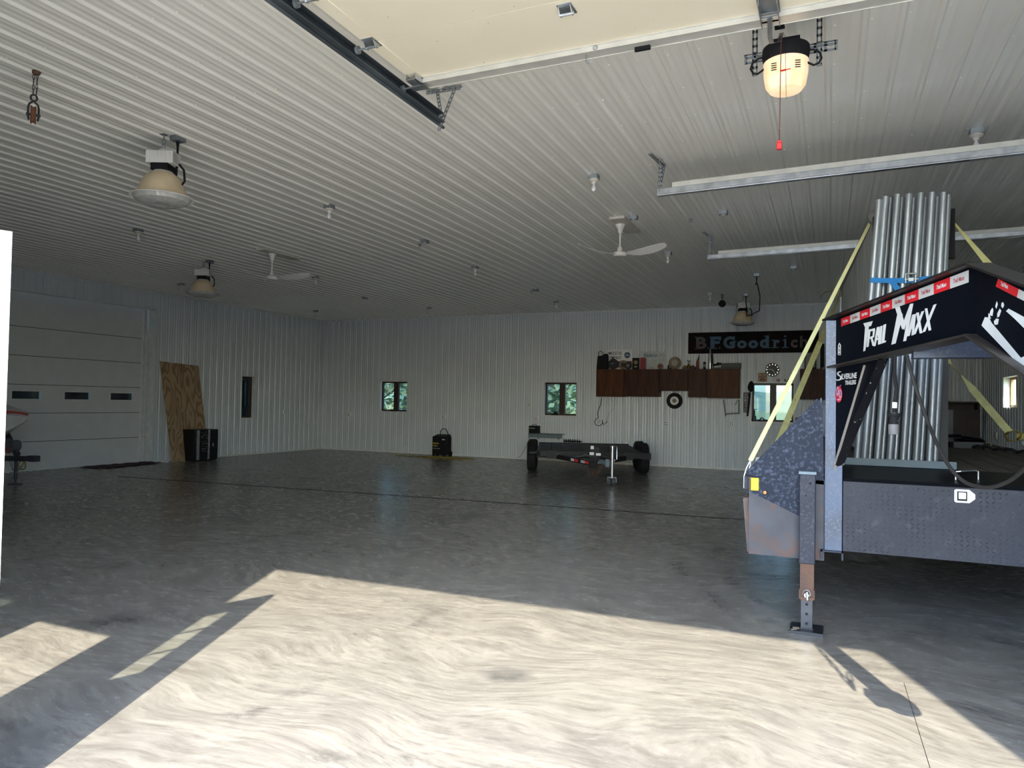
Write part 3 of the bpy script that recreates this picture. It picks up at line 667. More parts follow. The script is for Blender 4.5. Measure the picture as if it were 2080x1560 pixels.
def fan(label, x, y, az, board):
    t = thing('ceiling_fan', label, 'ceiling fan', (x, y, H), group='three-bladed ceiling fans')
    b = B(); b.obox((x + .04, y + .12, H - .026), (.916, .40, 0) if board else (1, 0, 0), (-.40, .916, 0) if board else (0, 1, 0), (0, 0, 1), .11, .46, .02)
    obj('mounting_board', b, mat('white_board', (0.66, 0.64, 0.56), .6), t)
    b = B(); b.lathe([(.075, -.045), (.072, -.06), (.045, -.11), (.030, -.16), (.028, -.175), (.001, -.175)], (x, y, H), 20); obj('canopy', b, plastw, t)
    b = B(); b.cyl((x, y, H - .17), (x, y, H - .40), .014, 12); obj('downrod', b, plastw, t)
    b = B(); b.lathe([(.030, -.37), (.038, -.42), (.045, -.44), (.085, -.445), (.098, -.46), (.098, -.485), (.085, -.505), (.04, -.512), (.001, -.512)], (x, y, H), 28); obj('motor_housing', b, plastw, t)
    for k in range(3):
        a = az + k * 2 * PI / 3; d = Vector((math.cos(a), math.sin(a), 0)); s = Vector((-d.y, d.x, 0)); b = B(); vs = []; fs = []
        st = [(.09, .035, 0.0, .0), (.18, .05, .0, .02), (.30, .075, .0, .03), (.48, .08, .02, .035), (.60, .07, .045, .03), (.68, .045, .065, .02), (.70, .012, .07, .01)]
        for r, w, dz, tw in st:
            for e, zz in ((-1, 0), (1, 0), (1, .004), (-1, .004)): vs.append(Vector((x, y, H - .475 + dz + zz - e * tw * .9)) + d * r + s * (e * w))
        for i in range(len(st) - 1):
            for m in range(4): fs.append((i * 4 + m, i * 4 + (m + 1) % 4, i * 4 + 4 + (m + 1) % 4, i * 4 + 4 + m))
        fs += [(0, 1, 2, 3), (24, 25, 26, 27)]; b.add(vs, fs)
        obj('blade', b, mat('worn_white_blade', (0.88, 0.86, 0.84), .4, 0, (0.80, 0.77, 0.74), 3, spots=(0.36, 0.18, 0.12), spot_t=.68, spot_scale=5, soft=.1), t)
    return t
fan('white three-bladed ceiling fan in the middle of the ceiling, near the hanging door track', -2.77, 10.1, math.radians(110.0), False)
fan('white three-bladed ceiling fan at left, hanging between the bell-shaped lamp and the room corner', -9.15, 10.1, math.radians(18.6), False)

t = thing('bulb_lamp', 'nearest bare bulb lamp in mid ceiling, left of the nearer pale door track', 'ceiling bulb', (-2.49, 7.92, H), group='bare bulb lamps on the ceiling')
b = B(); b.box(-2.545, -2.435, 7.865, 7.975, H - .055, H); bev(obj('junction_box', b, galvd, t), .004)
b = B(); b.lathe([(.058, -.055), (.060, -.066), (.045, -.075), (.028, -.088), (.025, -.11)], (-2.49, 7.92, H), 20); obj('lamp_holder', b, porc, t)
b = B(); b.lathe([(.014, -.108), (.016, -.128), (.030, -.155), (.030, -.175), (.020, -.193), (.001, -.20)], (-2.49, 7.92, H), 18); obj('bulb', b, bulbm, t)
for px, py, lb in [(281, 464, 'bare bulb lamp above the closed white overhead door, left of the nearest bell lamp row'),
                   (669, 416, 'bare bulb lamp left of the ceiling middle, ahead of the left fan'),
                   (965, 541, 'bare bulb lamp in the ceiling centre, beyond the tilted empty box'),
                   (641, 561, 'bare bulb lamp at the blade tip of the left ceiling fan'),
                   (368, 575, 'bare bulb lamp just left of the far left bell-shaped lamp'),
                   (641, 630, 'bare bulb lamp closest to the far left corner of the room'),
                   (872, 624, 'bare bulb lamp by the back wall above the left back window'),
                   (1130, 611, 'bare bulb lamp by the back wall above the middle back window'),
                   (1357, 512, 'bare bulb lamp just right of the middle fan blade'),
                   (1442, 594, 'bare bulb lamp left of the black hanging pulley'),
                   (1983, 262, 'bare bulb lamp at far upper right above the nearer pale door track')]:
    q = P(px, py, 'z', H); dup(t, (q.x, q.y, H), lb)
t = thing('junction_box', 'empty metal box on the ceiling with a small ring beside it, between two bulb lamps', 'electrical box', (-6.06, 10.19, H), group='empty metal boxes on the ceiling')
b = B(); b.box(-6.115, -6.005, 10.135, 10.245, H - .055, H); bev(obj('metal_box', b, galvd, t), .004)
b = B(); b.lathe([(.03, 0), (.03, -.008), (.012, -.012), (.001, -.012)], (-6.06, 10.19, H - .055), 14); obj('cover_plate', b, plastw, t)
for px, py, lb in [(741, 603, 'empty metal ceiling box left of centre, near the back wall and the far left corner'),
                   (1089, 587, 'empty metal ceiling box between the ceiling centre and the middle back window'),
                   (1287, 438, 'empty metal ceiling box with white plate beside the fan mounting board'),
                   (1469, 428, 'empty metal ceiling box right of the fan, between the two pale door tracks'),
                   (1612, 541, 'empty metal ceiling box left of the yellow strap, beyond the farther door track')]:
    q = P(px, py, 'z', H); dup(t, (q.x, q.y, H), lb)
for px, py, lb in [(853, 496, 'small wire eye in the ceiling beside the tilted empty box'), (1403, 443, 'small wire eye in the ceiling right of the fan mounting board'), (1080, 590, 'small wire eye in the ceiling beside a far empty box')]:
    q = P(px, py, 'z', H); b = B(); b.tube([(q.x + .02 * math.cos(a * PI / 6), q.y, H - .04 + .02 * math.sin(a * PI / 6)) for a in range(12)], .004, 6, True); b.box(q.x - .02, q.x + .02, q.y - .02, q.y + .02, H - .022, H)
    tag(obj('ceiling_eye', b, galvd), lb, 'hook')

# pulleys
def chain(b, p0, p1, r=.014, wire=.0032):
    p0, p1 = Vector(p0), Vector(p1); d = p1 - p0; n = max(2, int(d.length / (r * 2.6))); u = d.normalized(); a = u.cross(Vector((.3, .9, .2))).normalized(); c = u.cross(a)
    for k in range(n):
        m = p0 + d * ((k + .5) / n); s = a if k % 2 else c; l = d.length / n * .62
        b.tube([m + u * (l * math.cos(t * PI / 4)) + s * (r * .5 * math.sin(t * PI / 4)) for t in range(8)], wire, 5, True)
t = thing('pulley', 'rusty pulley block hanging on a short chain from the ceiling at upper left', 'pulley', (-5.93, 3.78, H), group='pulleys on the ceiling')
x, y = -5.93, 3.78
b = B(); b.lathe([(.035, 0), (.03, -.02), (.018, -.03)], (x, y, H), 8); obj('ceiling_plate', b, rust, t)
b = B(); chain(b, (x - .03, y, H - .02), (x - .03, y, H - .19)); chain(b, (x + .015, y, H - .02), (x + .01, y, H - .19)); obj('chain', b, mat('dark_chain_steel', (0.10, 0.09, 0.085), .5, .6), t)
ux = Vector((.54, .84, 0))
def at(u, z): return Vector((x - .02, y, H + z)) + ux * u
b = B(); b.tube([at(.022 * math.sin(a * PI / 7), -.215 + .026 * math.cos(a * PI / 7)) for a in range(14)], .008, 7, True)
b.tube([at(0, -.24), at(-.03, -.27), at(-.036, -.30), at(-.036, -.37), at(-.03, -.40)], .008, 7); b.tube([at(0, -.24), at(.03, -.27), at(.036, -.30), at(.036, -.37), at(.03, -.40)], .008, 7); b.cyl(at(-.05, -.355), at(.05, -.355), .011, 10); obj('shackle', b, mat('dark_forged_iron', (0.055, 0.05, 0.055), .6, .4), t)
b = B(); b.lathe([(.03, -.018), (.068, -.020), (.074, -.017), (.062, -.003), (.062, .003), (.074, .017), (.068, .020), (.03, .018)], at(0, -.355), 28, ux); obj('sheave', b, mat('rusty_orange_sheave', (0.26, 0.11, 0.05), .7, .2, (0.17, 0.075, 0.045), 9), t)
t = thing('pulley', 'black pulley block hanging from the ceiling beside the lamp above the dark sign', 'pulley', (-2.32, 17.5, H), group='pulleys on the ceiling')
x, y = -2.32, 17.5
b = B(); b.box(x - .03, x + .03, y - .03, y + .03, H - .02, H); b.tube([(x + .02 * math.sin(a * PI / 5), y, H - .05 + .03 * math.cos(a * PI / 5)) for a in range(10)], .006, 6, True); b.tube([(x, y + .018 * math.sin(a * PI / 5), H - .095 + .03 * math.cos(a * PI / 5)) for a in range(10)], .006, 6, True); obj('shackle', b, blackm, t)
b = B(); b.prism([(x + r * math.sin(a), y - .02, H - .22 + r * math.cos(a) * (1.35 if math.cos(a) > 0 else 1)) for a, r in [(2 * PI * k / 20, .085 if math.cos(2 * PI * k / 20) < .3 else .085 - .025 * math.cos(2 * PI * k / 20)) for k in range(20)]], (0, .04, 0)); obj('pulley_body', b, blackm, t)

# ================================================================== LEFT SIDE
b = B(); 
b.prism([(-14.98, 13.22, .004), (-15.02, 14.42, .004), (XL + .055, 14.27, 2.47), (XL + .055, 13.05, 2.52)], (-.018, 0, -.003)); tag(obj('plywood_sheet', b, plywood), 'tall knotty plywood sheet leaning on the left wall beside the white overhead door', 'plywood')
t = thing('tool_cabinet', 'black two-column tool cabinet with chrome strips standing before the leaning plywood', 'tool cabinet', (-14.9, 14.0, 0), math.radians(0))
def fr(u, v): return Vector((-14.62 - v, 13.55 + u, 0))     # u along the wall, v towards it
cy0, cy1, cx = 13.62, 14.40, -14.72
b = B(); b.box(cx - .40, cx, cy0, cy1, .03, .81); b.box(cx - .38, cx - .02, cy0 + .02, cy1 - .02, 0, .03); bev(obj('cabinet_body', b, black, t), .006)
b = B(); b.box(cx, cx + .02, cy0 + .17, cy0 + .44, .06, .79); obj('door', b, black, t)
b = B(); b.box(cx, cx + .02, cy0 + .50, cy1 - .01, .06, .79); o = obj('door', b, black, t)
b = B(); b.cyl((cx + .02, cy1 - .17, .38), (cx + .035, cy1 - .17, .38), .015, 12); b.box(cx + .02, cx + .028, cy1 - .185, cy1 - .155, .40, .45); obj('lock', b, galv, o)
for yy in (cy0 + .10, cy0 + .14, cy0 + .445, cy0 + .475):
    b = B(); b.box(cx, cx + .028, yy, yy + .022, .04, .80); obj('chrome_strip', b, galv, t)
b = B()
for k in range(26):
    zz = rnd(.25, .77); yy = rnd(cy0 + .19, cy0 + .38); b.box(cx + .0202, cx + .022, yy, yy + rnd(.02, .07), zz, zz + rnd(.006, .014))
obj('sticker_patch', b, mat('pale_sticker_marks', (0.40, 0.34, 0.30), .6, 0, (0.42, 0.30, 0.12), 12), t)
b = B(); m = []
for i in range(13):
    for j in range(7):
        u, v = i / 12, j / 6; x_ = XL - .12 + v * (.72 - .2 * u) ; y_ = 11.15 + u * 1.75; m.append((x_ + .02 * math.sin(i * 2.1), y_ + .02 * math.sin(j * 3), .012 + .022 * abs(math.sin(i * 1.3 + j * .9)) * (0.3 + .7 * (j in (0, 6) or i in (0, 12)))))
b.add(m, [(i * 7 + j, i * 7 + j + 1, i * 7 + j + 8, i * 7 + j + 7) for i in range(12) for j in range(6)]); o = obj('floor_mat', b, mat('maroon_carpet', (0.055, 0.022, 0.035), .95, 0, (0.035, 0.014, 0.024), 20)); md = o.modifiers.new('th', 'SOLIDIFY'); md.thickness = .010
tag(o, 'dark maroon carpet mat lying along the foot of the white overhead door', 'floor mat')
b = B(); b.tube([(XL + .05, 12.93, .03), (XL + .12, 13.0, .03), (XL + .2, 13.05, .025), (XL + .3, 13.1, .02), (XL + .34, 13.16, .018)], .017, 7); tag(obj('white_rag', b, trimw), 'crumpled white rag on the end of the maroon carpet mat', 'rag')

# boat on its trailer at far left (only the nose shows)
bt = thing('boat', 'white and red boat nose pointing right at the far left edge', 'boat', (-15.0, 8.5, 0))
bx_, by_ = -13.2, 8.5
nose = Vector((-13.25, 8.5, 1.25)); bd = Vector((-.20, -.98, 0)).normalized(); bs = Vector((-bd.y, bd.x, 0))
nose = P(57, 848, 'y', 8.5)
bd = Vector((-.52, -.85, 0)).normalized(); bs = Vector((bd.y, -bd.x, 0))
def hull(sc):
    out = []
    for l, w, zt, zb in sc: out.append([nose + bd * l + bs * (w * s) + Vector((0, 0, z)) for s, z in ((-1, zt), (-.75, zt * .2 + zb * .8), (0, zb), (.75, zt * .2 + zb * .8), (1, zt))])
    return out
secs = hull([(0.0, .01, .0, -.04), (.12, .14, .03, -.16), (.35, .34, .06, -.34), (.8, .62, .09, -.52), (1.4, .74, .12, -.60), (2.3, .80, .12, -.62)])
b = B(); vs = [p for s_ in secs for p in s_]; b.add(vs, [(i * 5 + k, i * 5 + k + 1, i * 5 + k + 6, i * 5 + k + 5) for i in range(5) for k in range(4)] + [tuple(range(25, 30))], True); obj('hull', b, mat('white_gelcoat', (0.62, 0.60, 0.60), .3, coat=.3), bt)
b = B(); vs = []; 
for s_ in secs: vs += [s_[0] + Vector((0, 0, .03)), s_[0] + Vector((0, 0, .075)), s_[4] + Vector((0, 0, .075)), s_[4] + Vector((0, 0, .03))]
b.add(vs, [(i * 4 + k, i * 4 + (k + 1) % 4, i * 4 + 4 + (k + 1) % 4, i * 4 + 4 + k) for i in range(5) for k in range(4)]); obj('red_gunwale', b, mat('dull_red_gelcoat', (0.40, 0.06, 0.05), .4), bt)
b = B(); vs = []
for s_, h_ in zip(secs, (.0, .03, .09, .13, .15, .15)): vs += [s_[0] + Vector((0, 0, .075)), (s_[0] + s_[4]) / 2 + Vector((0, 0, .09 + h_)), s_[4] + Vector((0, 0, .075))]
b.add(vs, [(i * 3 + k, i * 3 + k + 1, i * 3 + 4 + k, i * 3 + 3 + k) for i in range(5) for k in range(2)]); obj('deck', b, mat('white_gelcoat', (0, 0, 0)), bt)
tt = thing('boat_trailer', 'dark boat trailer tongue with winch and jack under the boat nose', 'trailer', (-13.6, 8.5, 0))
def q(px, py, dy=0): return P(px, py, 'y', 8.5) + Vector((0, dy, 0))
dk = mat('dark_trailer_frame', (0.045, 0.045, 0.06), .5, .2)
b = B(); b.bar(q(75, 932), q(-40, 930), .10, .09); b.box(q(75, 932).x, q(62, 932).x, 8.44, 8.56, q(75, 938).z, q(75, 926).z); obj('tongue', b, dk, tt)
b = B(); b.bar(q(36, 925), q(12, 880), .08, .07); b.bar(q(12, 880), q(20, 868), .08, .07); obj('winch_post', b, dk, tt)
b = B(); b.cyl(q(28, 905, -.08), q(28, 905, .08), .10, 20); b.cyl(q(28, 905, -.10), q(28, 905, -.08), .14, 20); obj('winch_drum', b, mat('grey_winch', (0.16, 0.16, 0.18), .5, .4), tt)
b = B(); b.bar(q(32, 918, -.1), q(24, 908, -.1), .05, .03); obj('red_reflector', b, mat('dull_red_gelcoat', (0, 0, 0)), tt)
b = B(); f = q(33, 930); b.cyl((f.x, f.y, .10), (f.x, f.y, .62), .03, 12); b.box(f.x - .08, f.x + .08, f.y - .08, f.y + .08, 0.0, .02); b.cyl((f.x, f.y, .02), (f.x, f.y, .12), .02, 10); obj('jack', b, dk, tt)
b = B(); g_ = q(45, 945); b.tube([g_ + Vector((.10 * math.cos(a), 0, .08 * math.sin(a))) for a in [k * PI / 6 for k in range(12)]], .012, 6, True); obj('coiled_wire', b, mat('yellow_wire', (.30, .24, .03), .6), tt)
b = B(); chain(b, q(20, 935), q(30, 965), .03, .006); chain(b, q(30, 965), q(48, 940), .03, .006); obj('safety_chain', b, galvd, tt)

# ================================================================== BACK WALL THINGS
YW = YB - .021        # face of the flat steel, clear of the ribs
# stick welder / charger on wheels
t = thing('welding_machine', 'black wheeled welder standing at the back wall with a yellow hose beside it', 'welding machine', (-10.55, 19.05, 0))
x0, x1, y0, y1 = -10.78, -10.34, 18.80, 19.18
b = B(); b.box(x0, x1, y0, y1, .06, .60); b.prism([(x0, y0, .60), (x1, y0, .60), (x1, y1 - .05, .66), (x0, y1 - .05, .66)], (0, .02, -.05)); bev(obj('case', b, blackm, t), .01)
b = B(); b.v = []
for wx, wy, wr in ((x0, y1 - .06, .085), (x1, y1 - .06, .085), (x1 - .045, y0 + .02, .04), (x0 + .045, y0 + .02, .04)): b = B(); b.cyl((wx - .02, wy, wr), (wx + .02, wy, wr), wr, 18); obj('wheel', b, rubber, t)
b = B(); b.box(x0 + .02, x0 + .22, y0 - .003, y0, .38, .42); b.box(x0 + .03, x0 + .17, y0 - .003, y0, .31, .345); obj('yellow_stripe', b, mat('dull_yellow', (0.35, 0.28, 0.03), .5), t)
b = B()
for k in range(4): b.box(x0 + .04 + k * .06, x0 + .07 + k * .06, y0 - .003, y0, .24, .26)
b.box(x0 + .33, x0 + .42, y0 - .003, y0, .50, .535); obj('pale_label', b, greyv, t)
b = B(); b.tube([(x0 + .16, 19.0, .62), (x0 + .14, 19.02, .74), (x0 + .22, 19.03, .83), (x0 + .32, 19.03, .82), (x0 + .40, 19.02, .70), (x0 + .44, 19.0, .55), (x0 + .50, 18.95, .42), (x0 + .46, 18.92, .3)], .013, 7); obj('cable', b, rubber, t)
b = B(); pts = []
for k in range(150):
    u = k / 149; a = u * 2 * PI * 5; r = .34 + .12 * math.sin(u * 17) ; pts.append((-10.15 + r * 1.75 * math.cos(a) + .25 * math.sin(u * 5), 18.44 + r * .66 * math.sin(a), .016 + .012 * (k % 30 > 15)))
pts = [(-12.0 + .04, 18.62, .014), (-11.6, 18.50, .014), (-11.2, 18.48, .014), (-10.95, 18.44, .014)] + pts
b.tube(pts, .012, 5); tag(obj('air_hose', b, mat('dull_yellow_hose', (0.26, 0.19, 0.03), .6)), 'coiled dull yellow hose lying on the floor beside the black welder', 'hose')

def outlet(name, label, p, kind=0):
    x, y, z = p; t = thing(name, label, 'wall outlet', (x, y, z), group='electrical outlets on the back wall')
    b = B(); b.box(x - .06, x + .06, y - .035, y, z - .06, z + .06); bev(obj('box', b, trimw, t), .006)
    b = B()
    for s in (-1, 1):
        for k in (-1, 1): b.box(x + s * .025 - .012, x + s * .025 + .012, y - .038, y - .034, z + k * .025 - .01, z + k * .025 + .01)
    obj('socket', b, blackm if kind else greyp, t); return t
for px, py, lb in [(709, 842, 'small white outlet on the back wall nearest the left corner'), (901, 847, 'small white outlet with plug above the black welder'),
                   (1076, 822, 'small white outlet with dark dot left of the middle back window'), (1089, 850, 'square white cover below left of the middle back window'),
                   (1353, 860, 'white outlet on the back wall below the small wall tire'), (1486, 861, 'white double outlet below the metal bracket under the cabinets'),
                   (1217, 856, 'white outlet with a black cord looped over it, below the leftmost cabinet')]:
    q_ = P(px, py, 'y', YW); outlet('wall_outlet', lb, (q_.x, YB - .0, q_.z), 1)
q_ = P(577, 836, 'x', XL); t = thing('wall_outlet', 'small white outlet on the left wall right of its narrow window', 'wall outlet', tuple(q_)); b = B(); b.box(XL, XL + .045, q_.y - .05, q_.y + .05, q_.z - .06, q_.z + .06); obj('box', b, trimw, t)
# cord looped over the outlet
c_ = P(1215, 857, 'y', YW); b = B(); w_ = lambda px, py: P(px, py, 'y', YB - .05)
b.tube([w_(1222, 808), w_(1220, 822), w_(1215, 835), w_(1214, 843)] + [w_(1216 + 8 * math.cos(a), 857 + 8 * math.sin(a)) for a in [-1.6 - k * PI / 6 for k in range(11)]] + [w_(1226, 863), w_(1232, 858), w_(1233, 855)], .010, 6)
tag(obj('power_cord', b, blackm), 'black cord hanging in a loop under the leftmost wall cabinet', 'cord')
b = B(); b.tube([w_(1240, 808), w_(1249, 820), w_(1247, 830), w_(1236, 840), w_(1233, 853)], .004, 5); tag(obj('thin_wire', b, greyp), 'thin grey wire drooping under the second wall cabinet', 'wire')
# shelf with charger, rack of hooks
t = thing('wall_shelf', 'long grey metal wall shelf left of the low flatbed trailer', 'shelf', (-7.46, 19.5, .7))
a, c = P(1074, 878, 'y', 19.25), P(1142, 880, 'y', 19.25)
b = B(); b.box(a.x, c.x, 19.22, 19.50, .765, .78); b.box(a.x, c.x, 19.22, 19.235, .665, .78); bev(obj('shelf_board', b, mat('grey_green_steel', (0.16, 0.20, 0.21), .5), t), .003)
for s in (.2, .8): b = B(); xx = a.x + (c.x - a.x) * s; b.prism([(xx, 19.5, .76), (xx, 19.28, .76), (xx, 19.5, .60)], (.01, 0, 0)); obj('bracket', b, greyp, t)
t = thing('battery_charger', 'small black box with white marks on the left end of the grey wall shelf', 'battery charger', (a.x + .13, 19.35, .78))
b = B(); b.box(a.x + .0, a.x + .27, 19.24, 19.46, .78, .99); bev(obj('case', b, blackm, t), .008)
b = B()
for k, w in enumerate((.022, .03, .018, .03, .022)): b.box(a.x + .035 + k * .034, a.x + .035 + k * .034 + w * .8, 19.237, 19.24, .91, .935)
obj('marking', b, greyv, t)
b = B(); b.tube([(a.x + .05, 19.35, .99), (a.x + .09, 19.35, 1.03), (a.x + .17, 19.35, 1.03), (a.x + .21, 19.35, .99)], .008, 6); obj('handle', b, blackm, t)
b = B(); b.tube([w_(1076, 880), w_(1074, 893), w_(1068, 908), w_(1062, 920), w_(1056, 928), w_(1050, 929)], .006, 6); tag(obj('power_cord', b, blackm), 'thin black cord drooping from the grey wall shelf to the floor', 'cord')
t = thing('hook_rack', 'dark rack of small hooks on the back wall above the low flatbed trailer', 'hook rack', (-6.63, 19.45, .57))
a, c = P(1145, 896, 'y', 19.45), P(1181, 897, 'y', 19.45); b = B(); b.box(a.x, c.x, 19.44, 19.49, a.z - .015, a.z + .02); obj('rack_bar', b, blackm, t)
for k in range(8):
    x = a.x + (c.x - a.x) * (k + .3) / 8; b = B(); b.cyl((x, 19.44, a.z - .02), (x, 19.40, a.z + .06), .014, 8); b.box(x - .008, x + .008, 19.43, 19.45, a.z - .08, a.z); obj('hook', b, blackm, t)

# wall cabinets --------------------------------------------------------------
DEP = .30; YC = YB - .02 - DEP
def cabinet(label, px0, px1, py0, py1, ndoor, m, hpos='low', gap_side=False):
    a, c = P(px0, py0, 'y', YC), P(px1, py1, 'y', YC); x0, x1, z1, z0 = a.x, c.x, 2.60, c.z
    t = thing('wall_cabinet', label, 'cabinet', ((x0 + x1) / 2, YB - .02, z0), group='dark wooden wall cabinets')
    b = B(); b.box(x0, x1, YC + .02, YB - .02, z0, z1); bev(obj('cabinet_body', b, m, t), .003)
    n = ndoor; w = (x1 - x0) / n
    for k in range(n):
        b = B(); b.box(x0 + k * w + .010, x0 + (k + 1) * w - .010, YC, YC + .019, z0 + .025, z1 - .02); d = bev(obj('door', b, m, t), .003)
        xh = x0 + (k + 1) * w - .045 if k == 0 and n > 1 else x0 + k * w + .045
        b = B(); zz = z0 + .10; b.tube([(xh, YC, zz), (xh, YC - .025, zz), (xh, YC - .025, zz + .085), (xh, YC, zz + .085)], .004, 6); obj('handle', b, mat('dark_bronze', (0.10, 0.07, 0.05), .35, .7), d)
    return t
cabinet('leftmost reddish-brown wall cabinet, with a black bag on top', 1211, 1266.5, 750, 806, 2, walnut2)
cabinet('wide dark brown two-door wall cabinet, second from left', 1268, 1338, 750, 806, 2, walnut)
cabinet('short dark brown wall cabinet above the small wall tire', 1339.5, 1397, 750, 794, 2, walnut)
cabinet('narrow single-door dark brown wall cabinet right of the small wall tire', 1398, 1435, 750, 807, 1, walnut)
cabinet('reddish-brown two-door wall cabinet left of the wall clock, above the metal bracket', 1436, 1501, 750, 809, 2, walnut2)
cabinet('dark brown two-door wall cabinet right of the right back window, behind the yellow straps', 1625, 1697, 750, 812, 2, walnut)
ZT = 2.60; YT = YC + .12
def X(px, py=740): return P(px, py, 'y', YT).x
def on_top(w0, w1, h): return X(w0), X(w1)
# things on the cabinets
t = thing('hand_bag', 'floppy black bag on the leftmost cabinet, in front of the white oil sign', 'bag', (X(1224), YT, ZT))
x0, x1 = X(1213), X(1236); b = B(); b.prism([(x0, YT - .08, ZT), (x1, YT - .08, ZT), (x1 - .02, YT - .05, ZT + .40), (x1 - .07, YT - .05, ZT + .44), (x0 + .10, YT - .05, ZT + .37), (x0 + .02, YT - .05, ZT + .38)], (0, .14, 0)); bev(obj('bag_body', b, blackm, t), .02)
b = B(); b.tube([(x0 + .06, YT - .06, ZT + .37), (x0 + .05, YT - .06, ZT + .47), (x0 + .12, YT - .06, ZT + .50), (x0 + .18, YT - .06, ZT + .46), (x0 + .2, YT - .06, ZT + .38)], .009, 6); obj('handle', b, blackm, t)
def sign(name, label, x0, x1, z0, z1, y, m, cat='sign', th=.01):
    t = thing(name, label, cat, ((x0 + x1) / 2, y, z0)); b = B(); b.box(x0, x1, y - th, y, z0, z1); obj('board', b, m, t); return t
EX, EZ = (1, 0, 0), (0, 0, 1)
a, c = P(1232, 710, 'y', YW - .03), P(1283, 748, 'y', YW - .03)
t = sign('oil_company_sign', 'white oil company sign with red and blue stripes behind the black bag', a.x, c.x, 2.60, a.z, YW - .0, mat('dull_white_sign', (0.88, 0.88, 0.86), .3), th=.012)
yy = YW - .014; b = B(); b.text('AMOCO OIL', (a.x + .02, yy, a.z - .145), EX, EZ, .42, .085, 0, bold=.01); b.text('COMPANY', (a.x + .02, yy, a.z - .27), EX, EZ, .40, .085, 0, bold=.01); obj('lettering', b, blackm, t)
b = B(); b.box(a.x, c.x, yy - .001, yy + .001, a.z - .37, a.z - .325); obj('red_stripe', b, mat('dull_red_print', (0.30, 0.02, 0.08), .5), t)
b = B(); b.box(a.x, c.x, yy - .001, yy + .001, a.z - .44, a.z - .37); obj('blue_stripe', b, mat('dull_blue_print', (0.03, 0.07, 0.15), .5), t)
b = B(); cx_ = c.x - .13; b.lathe([(.085, 0), (.085, .002)], (cx_, yy, a.z - .16), 28, (0, -1, 0)); o = obj('oval_logo', b, mat('dull_blue_print', (0, 0, 0)), t)
b = B()
for k in range(3): b.box(cx_ - .07 + k * .01, cx_ + .07 - k * .01, yy - .004, yy - .002, a.z - .175 + k * .02 - .01, a.z - .168 + k * .02 - .01)
b.prism([(cx_ - .012, yy - .004, a.z - .09), (cx_ + .012, yy - .004, a.z - .09), (cx_, yy - .004, a.z - .05)], (0, .002, 0)); obj('torch_mark', b, whitev, o)
b = B(); b.box(a.x + .3, a.x + .55, yy - .001, yy + .001, a.z - .50, a.z - .46); obj('red_print', b, mat('dull_red_print', (0, 0, 0)), t)
a, c = P(1304, 714, 'y', YW - .03), P(1353, 748, 'y', YW - .03)
t = sign('gas_company_sign', 'grey sign with blue lettering standing on the second cabinet from left', a.x, c.x, 2.60, a.z, YW, mat('grey_sign_board', (0.55, 0.58, 0.57), .4), th=.012)
b = B(); b.text('Valero', (a.x + .03, yy, a.z - .155), EX, EZ, .37, .105, 0, shear=.2, bold=.012); obj('lettering', b, mat('strong_blue_print', (0.02, 0.10, 0.24), .5), t)
b = B(); b.text('LPG', (a.x + .43, yy, a.z - .145), EX, EZ, .20, .085, 0); 
for k, w in enumerate((.55, .40, .36, .30)): b.box(a.x + .06 + (.55 - w) / 2, a.x + .06 + (.55 - w) / 2 + w, yy - .001, yy + .001, a.z - .245 - k * .055, a.z - .238 - k * .055)
obj('small_print', b, mat('pale_blue_grey_print', (0.22, 0.27, 0.30), .5), t)
# row of small things
def disc(name, label, px, r, m1, m2, cat, tilt=0.15, yo=0, ry=1.0):
    x = X(px); y = YT + yo; t = thing(name, label, cat, (x, y, ZT)); ax = (0, -1, tilt); b = B(); b.lathe([(r, 0), (r, .03), (r * .85, .045), (r * .8, .04), (.001, .04)], (x, y, ZT + r * .99), 28, ax); obj('rim', b, m1, t)
    b = B(); b.lathe([(r * .52, 0), (r * .5, .012), (.001, .014)], Vector((x, y - .042, ZT + r * .99)), 24, ax); obj('centre', b, m2, t); return t
tan = mat('aged_tan_enamel', (0.24, 0.20, 0.13), .5, 0, (0.17, 0.13, 0.08), 12); dkg = mat('dark_grey_metal', (0.035, 0.038, 0.042), .4, .3)
gau = disc('gauge', 'dark oval gauge with a white pointer in front of the oil company sign', 1246, .145, dkg, dkg, 'gauge')
b = B(); x = X(1246); b.bar((x - .06, YT - .06, ZT + .15), (x + .03, YT - .06, ZT + .165), .004, .008); obj('pointer', b, whitev, gau)
disc('hub_cap', 'tan round hub cap right of the dark oval gauge', 1266, .125, tan, dkg, 'hub cap', yo=.02)
disc('small_clock', 'small tan oval clock leaning beside the tan hub cap', 1277, .10, dkg, tan, 'clock', yo=-.05)
t = thing('picture_frame', 'small dark frame with a gold round emblem, left of the red tin', 'picture frame', (X(1291), YT, ZT)); x0, x1 = X(1284.5), X(1298); b = B(); b.box(x0, x1, YT, YT + .03, ZT, ZT + .31); obj('frame', b, blackm, t)
b = B(); b.lathe([(.055, 0), (.055, .006), (.001, .008)], ((x0 + x1) / 2, YT, ZT + .19), 20, (0, -1, 0)); b.box(x0 + .05, x1 - .05, YT - .004, YT, ZT + .05, ZT + .10); obj('emblem', b, mat('gold_print', (0.28, 0.19, 0.08), .5), t)
b = B(); b.box(X(1301), X(1311), YT - .04, YT + .06, ZT, ZT + .31); b.box(X(1304), X(1308), YT - .01, YT + .03, ZT + .31, ZT + .325); tag(bev(obj('red_tin', b, mat('dull_red_tin', (0.26, 0.02, 0.03), .4)), .005), 'narrow dark red tin on the cabinets between a dark frame and the grey sign', 'tin')
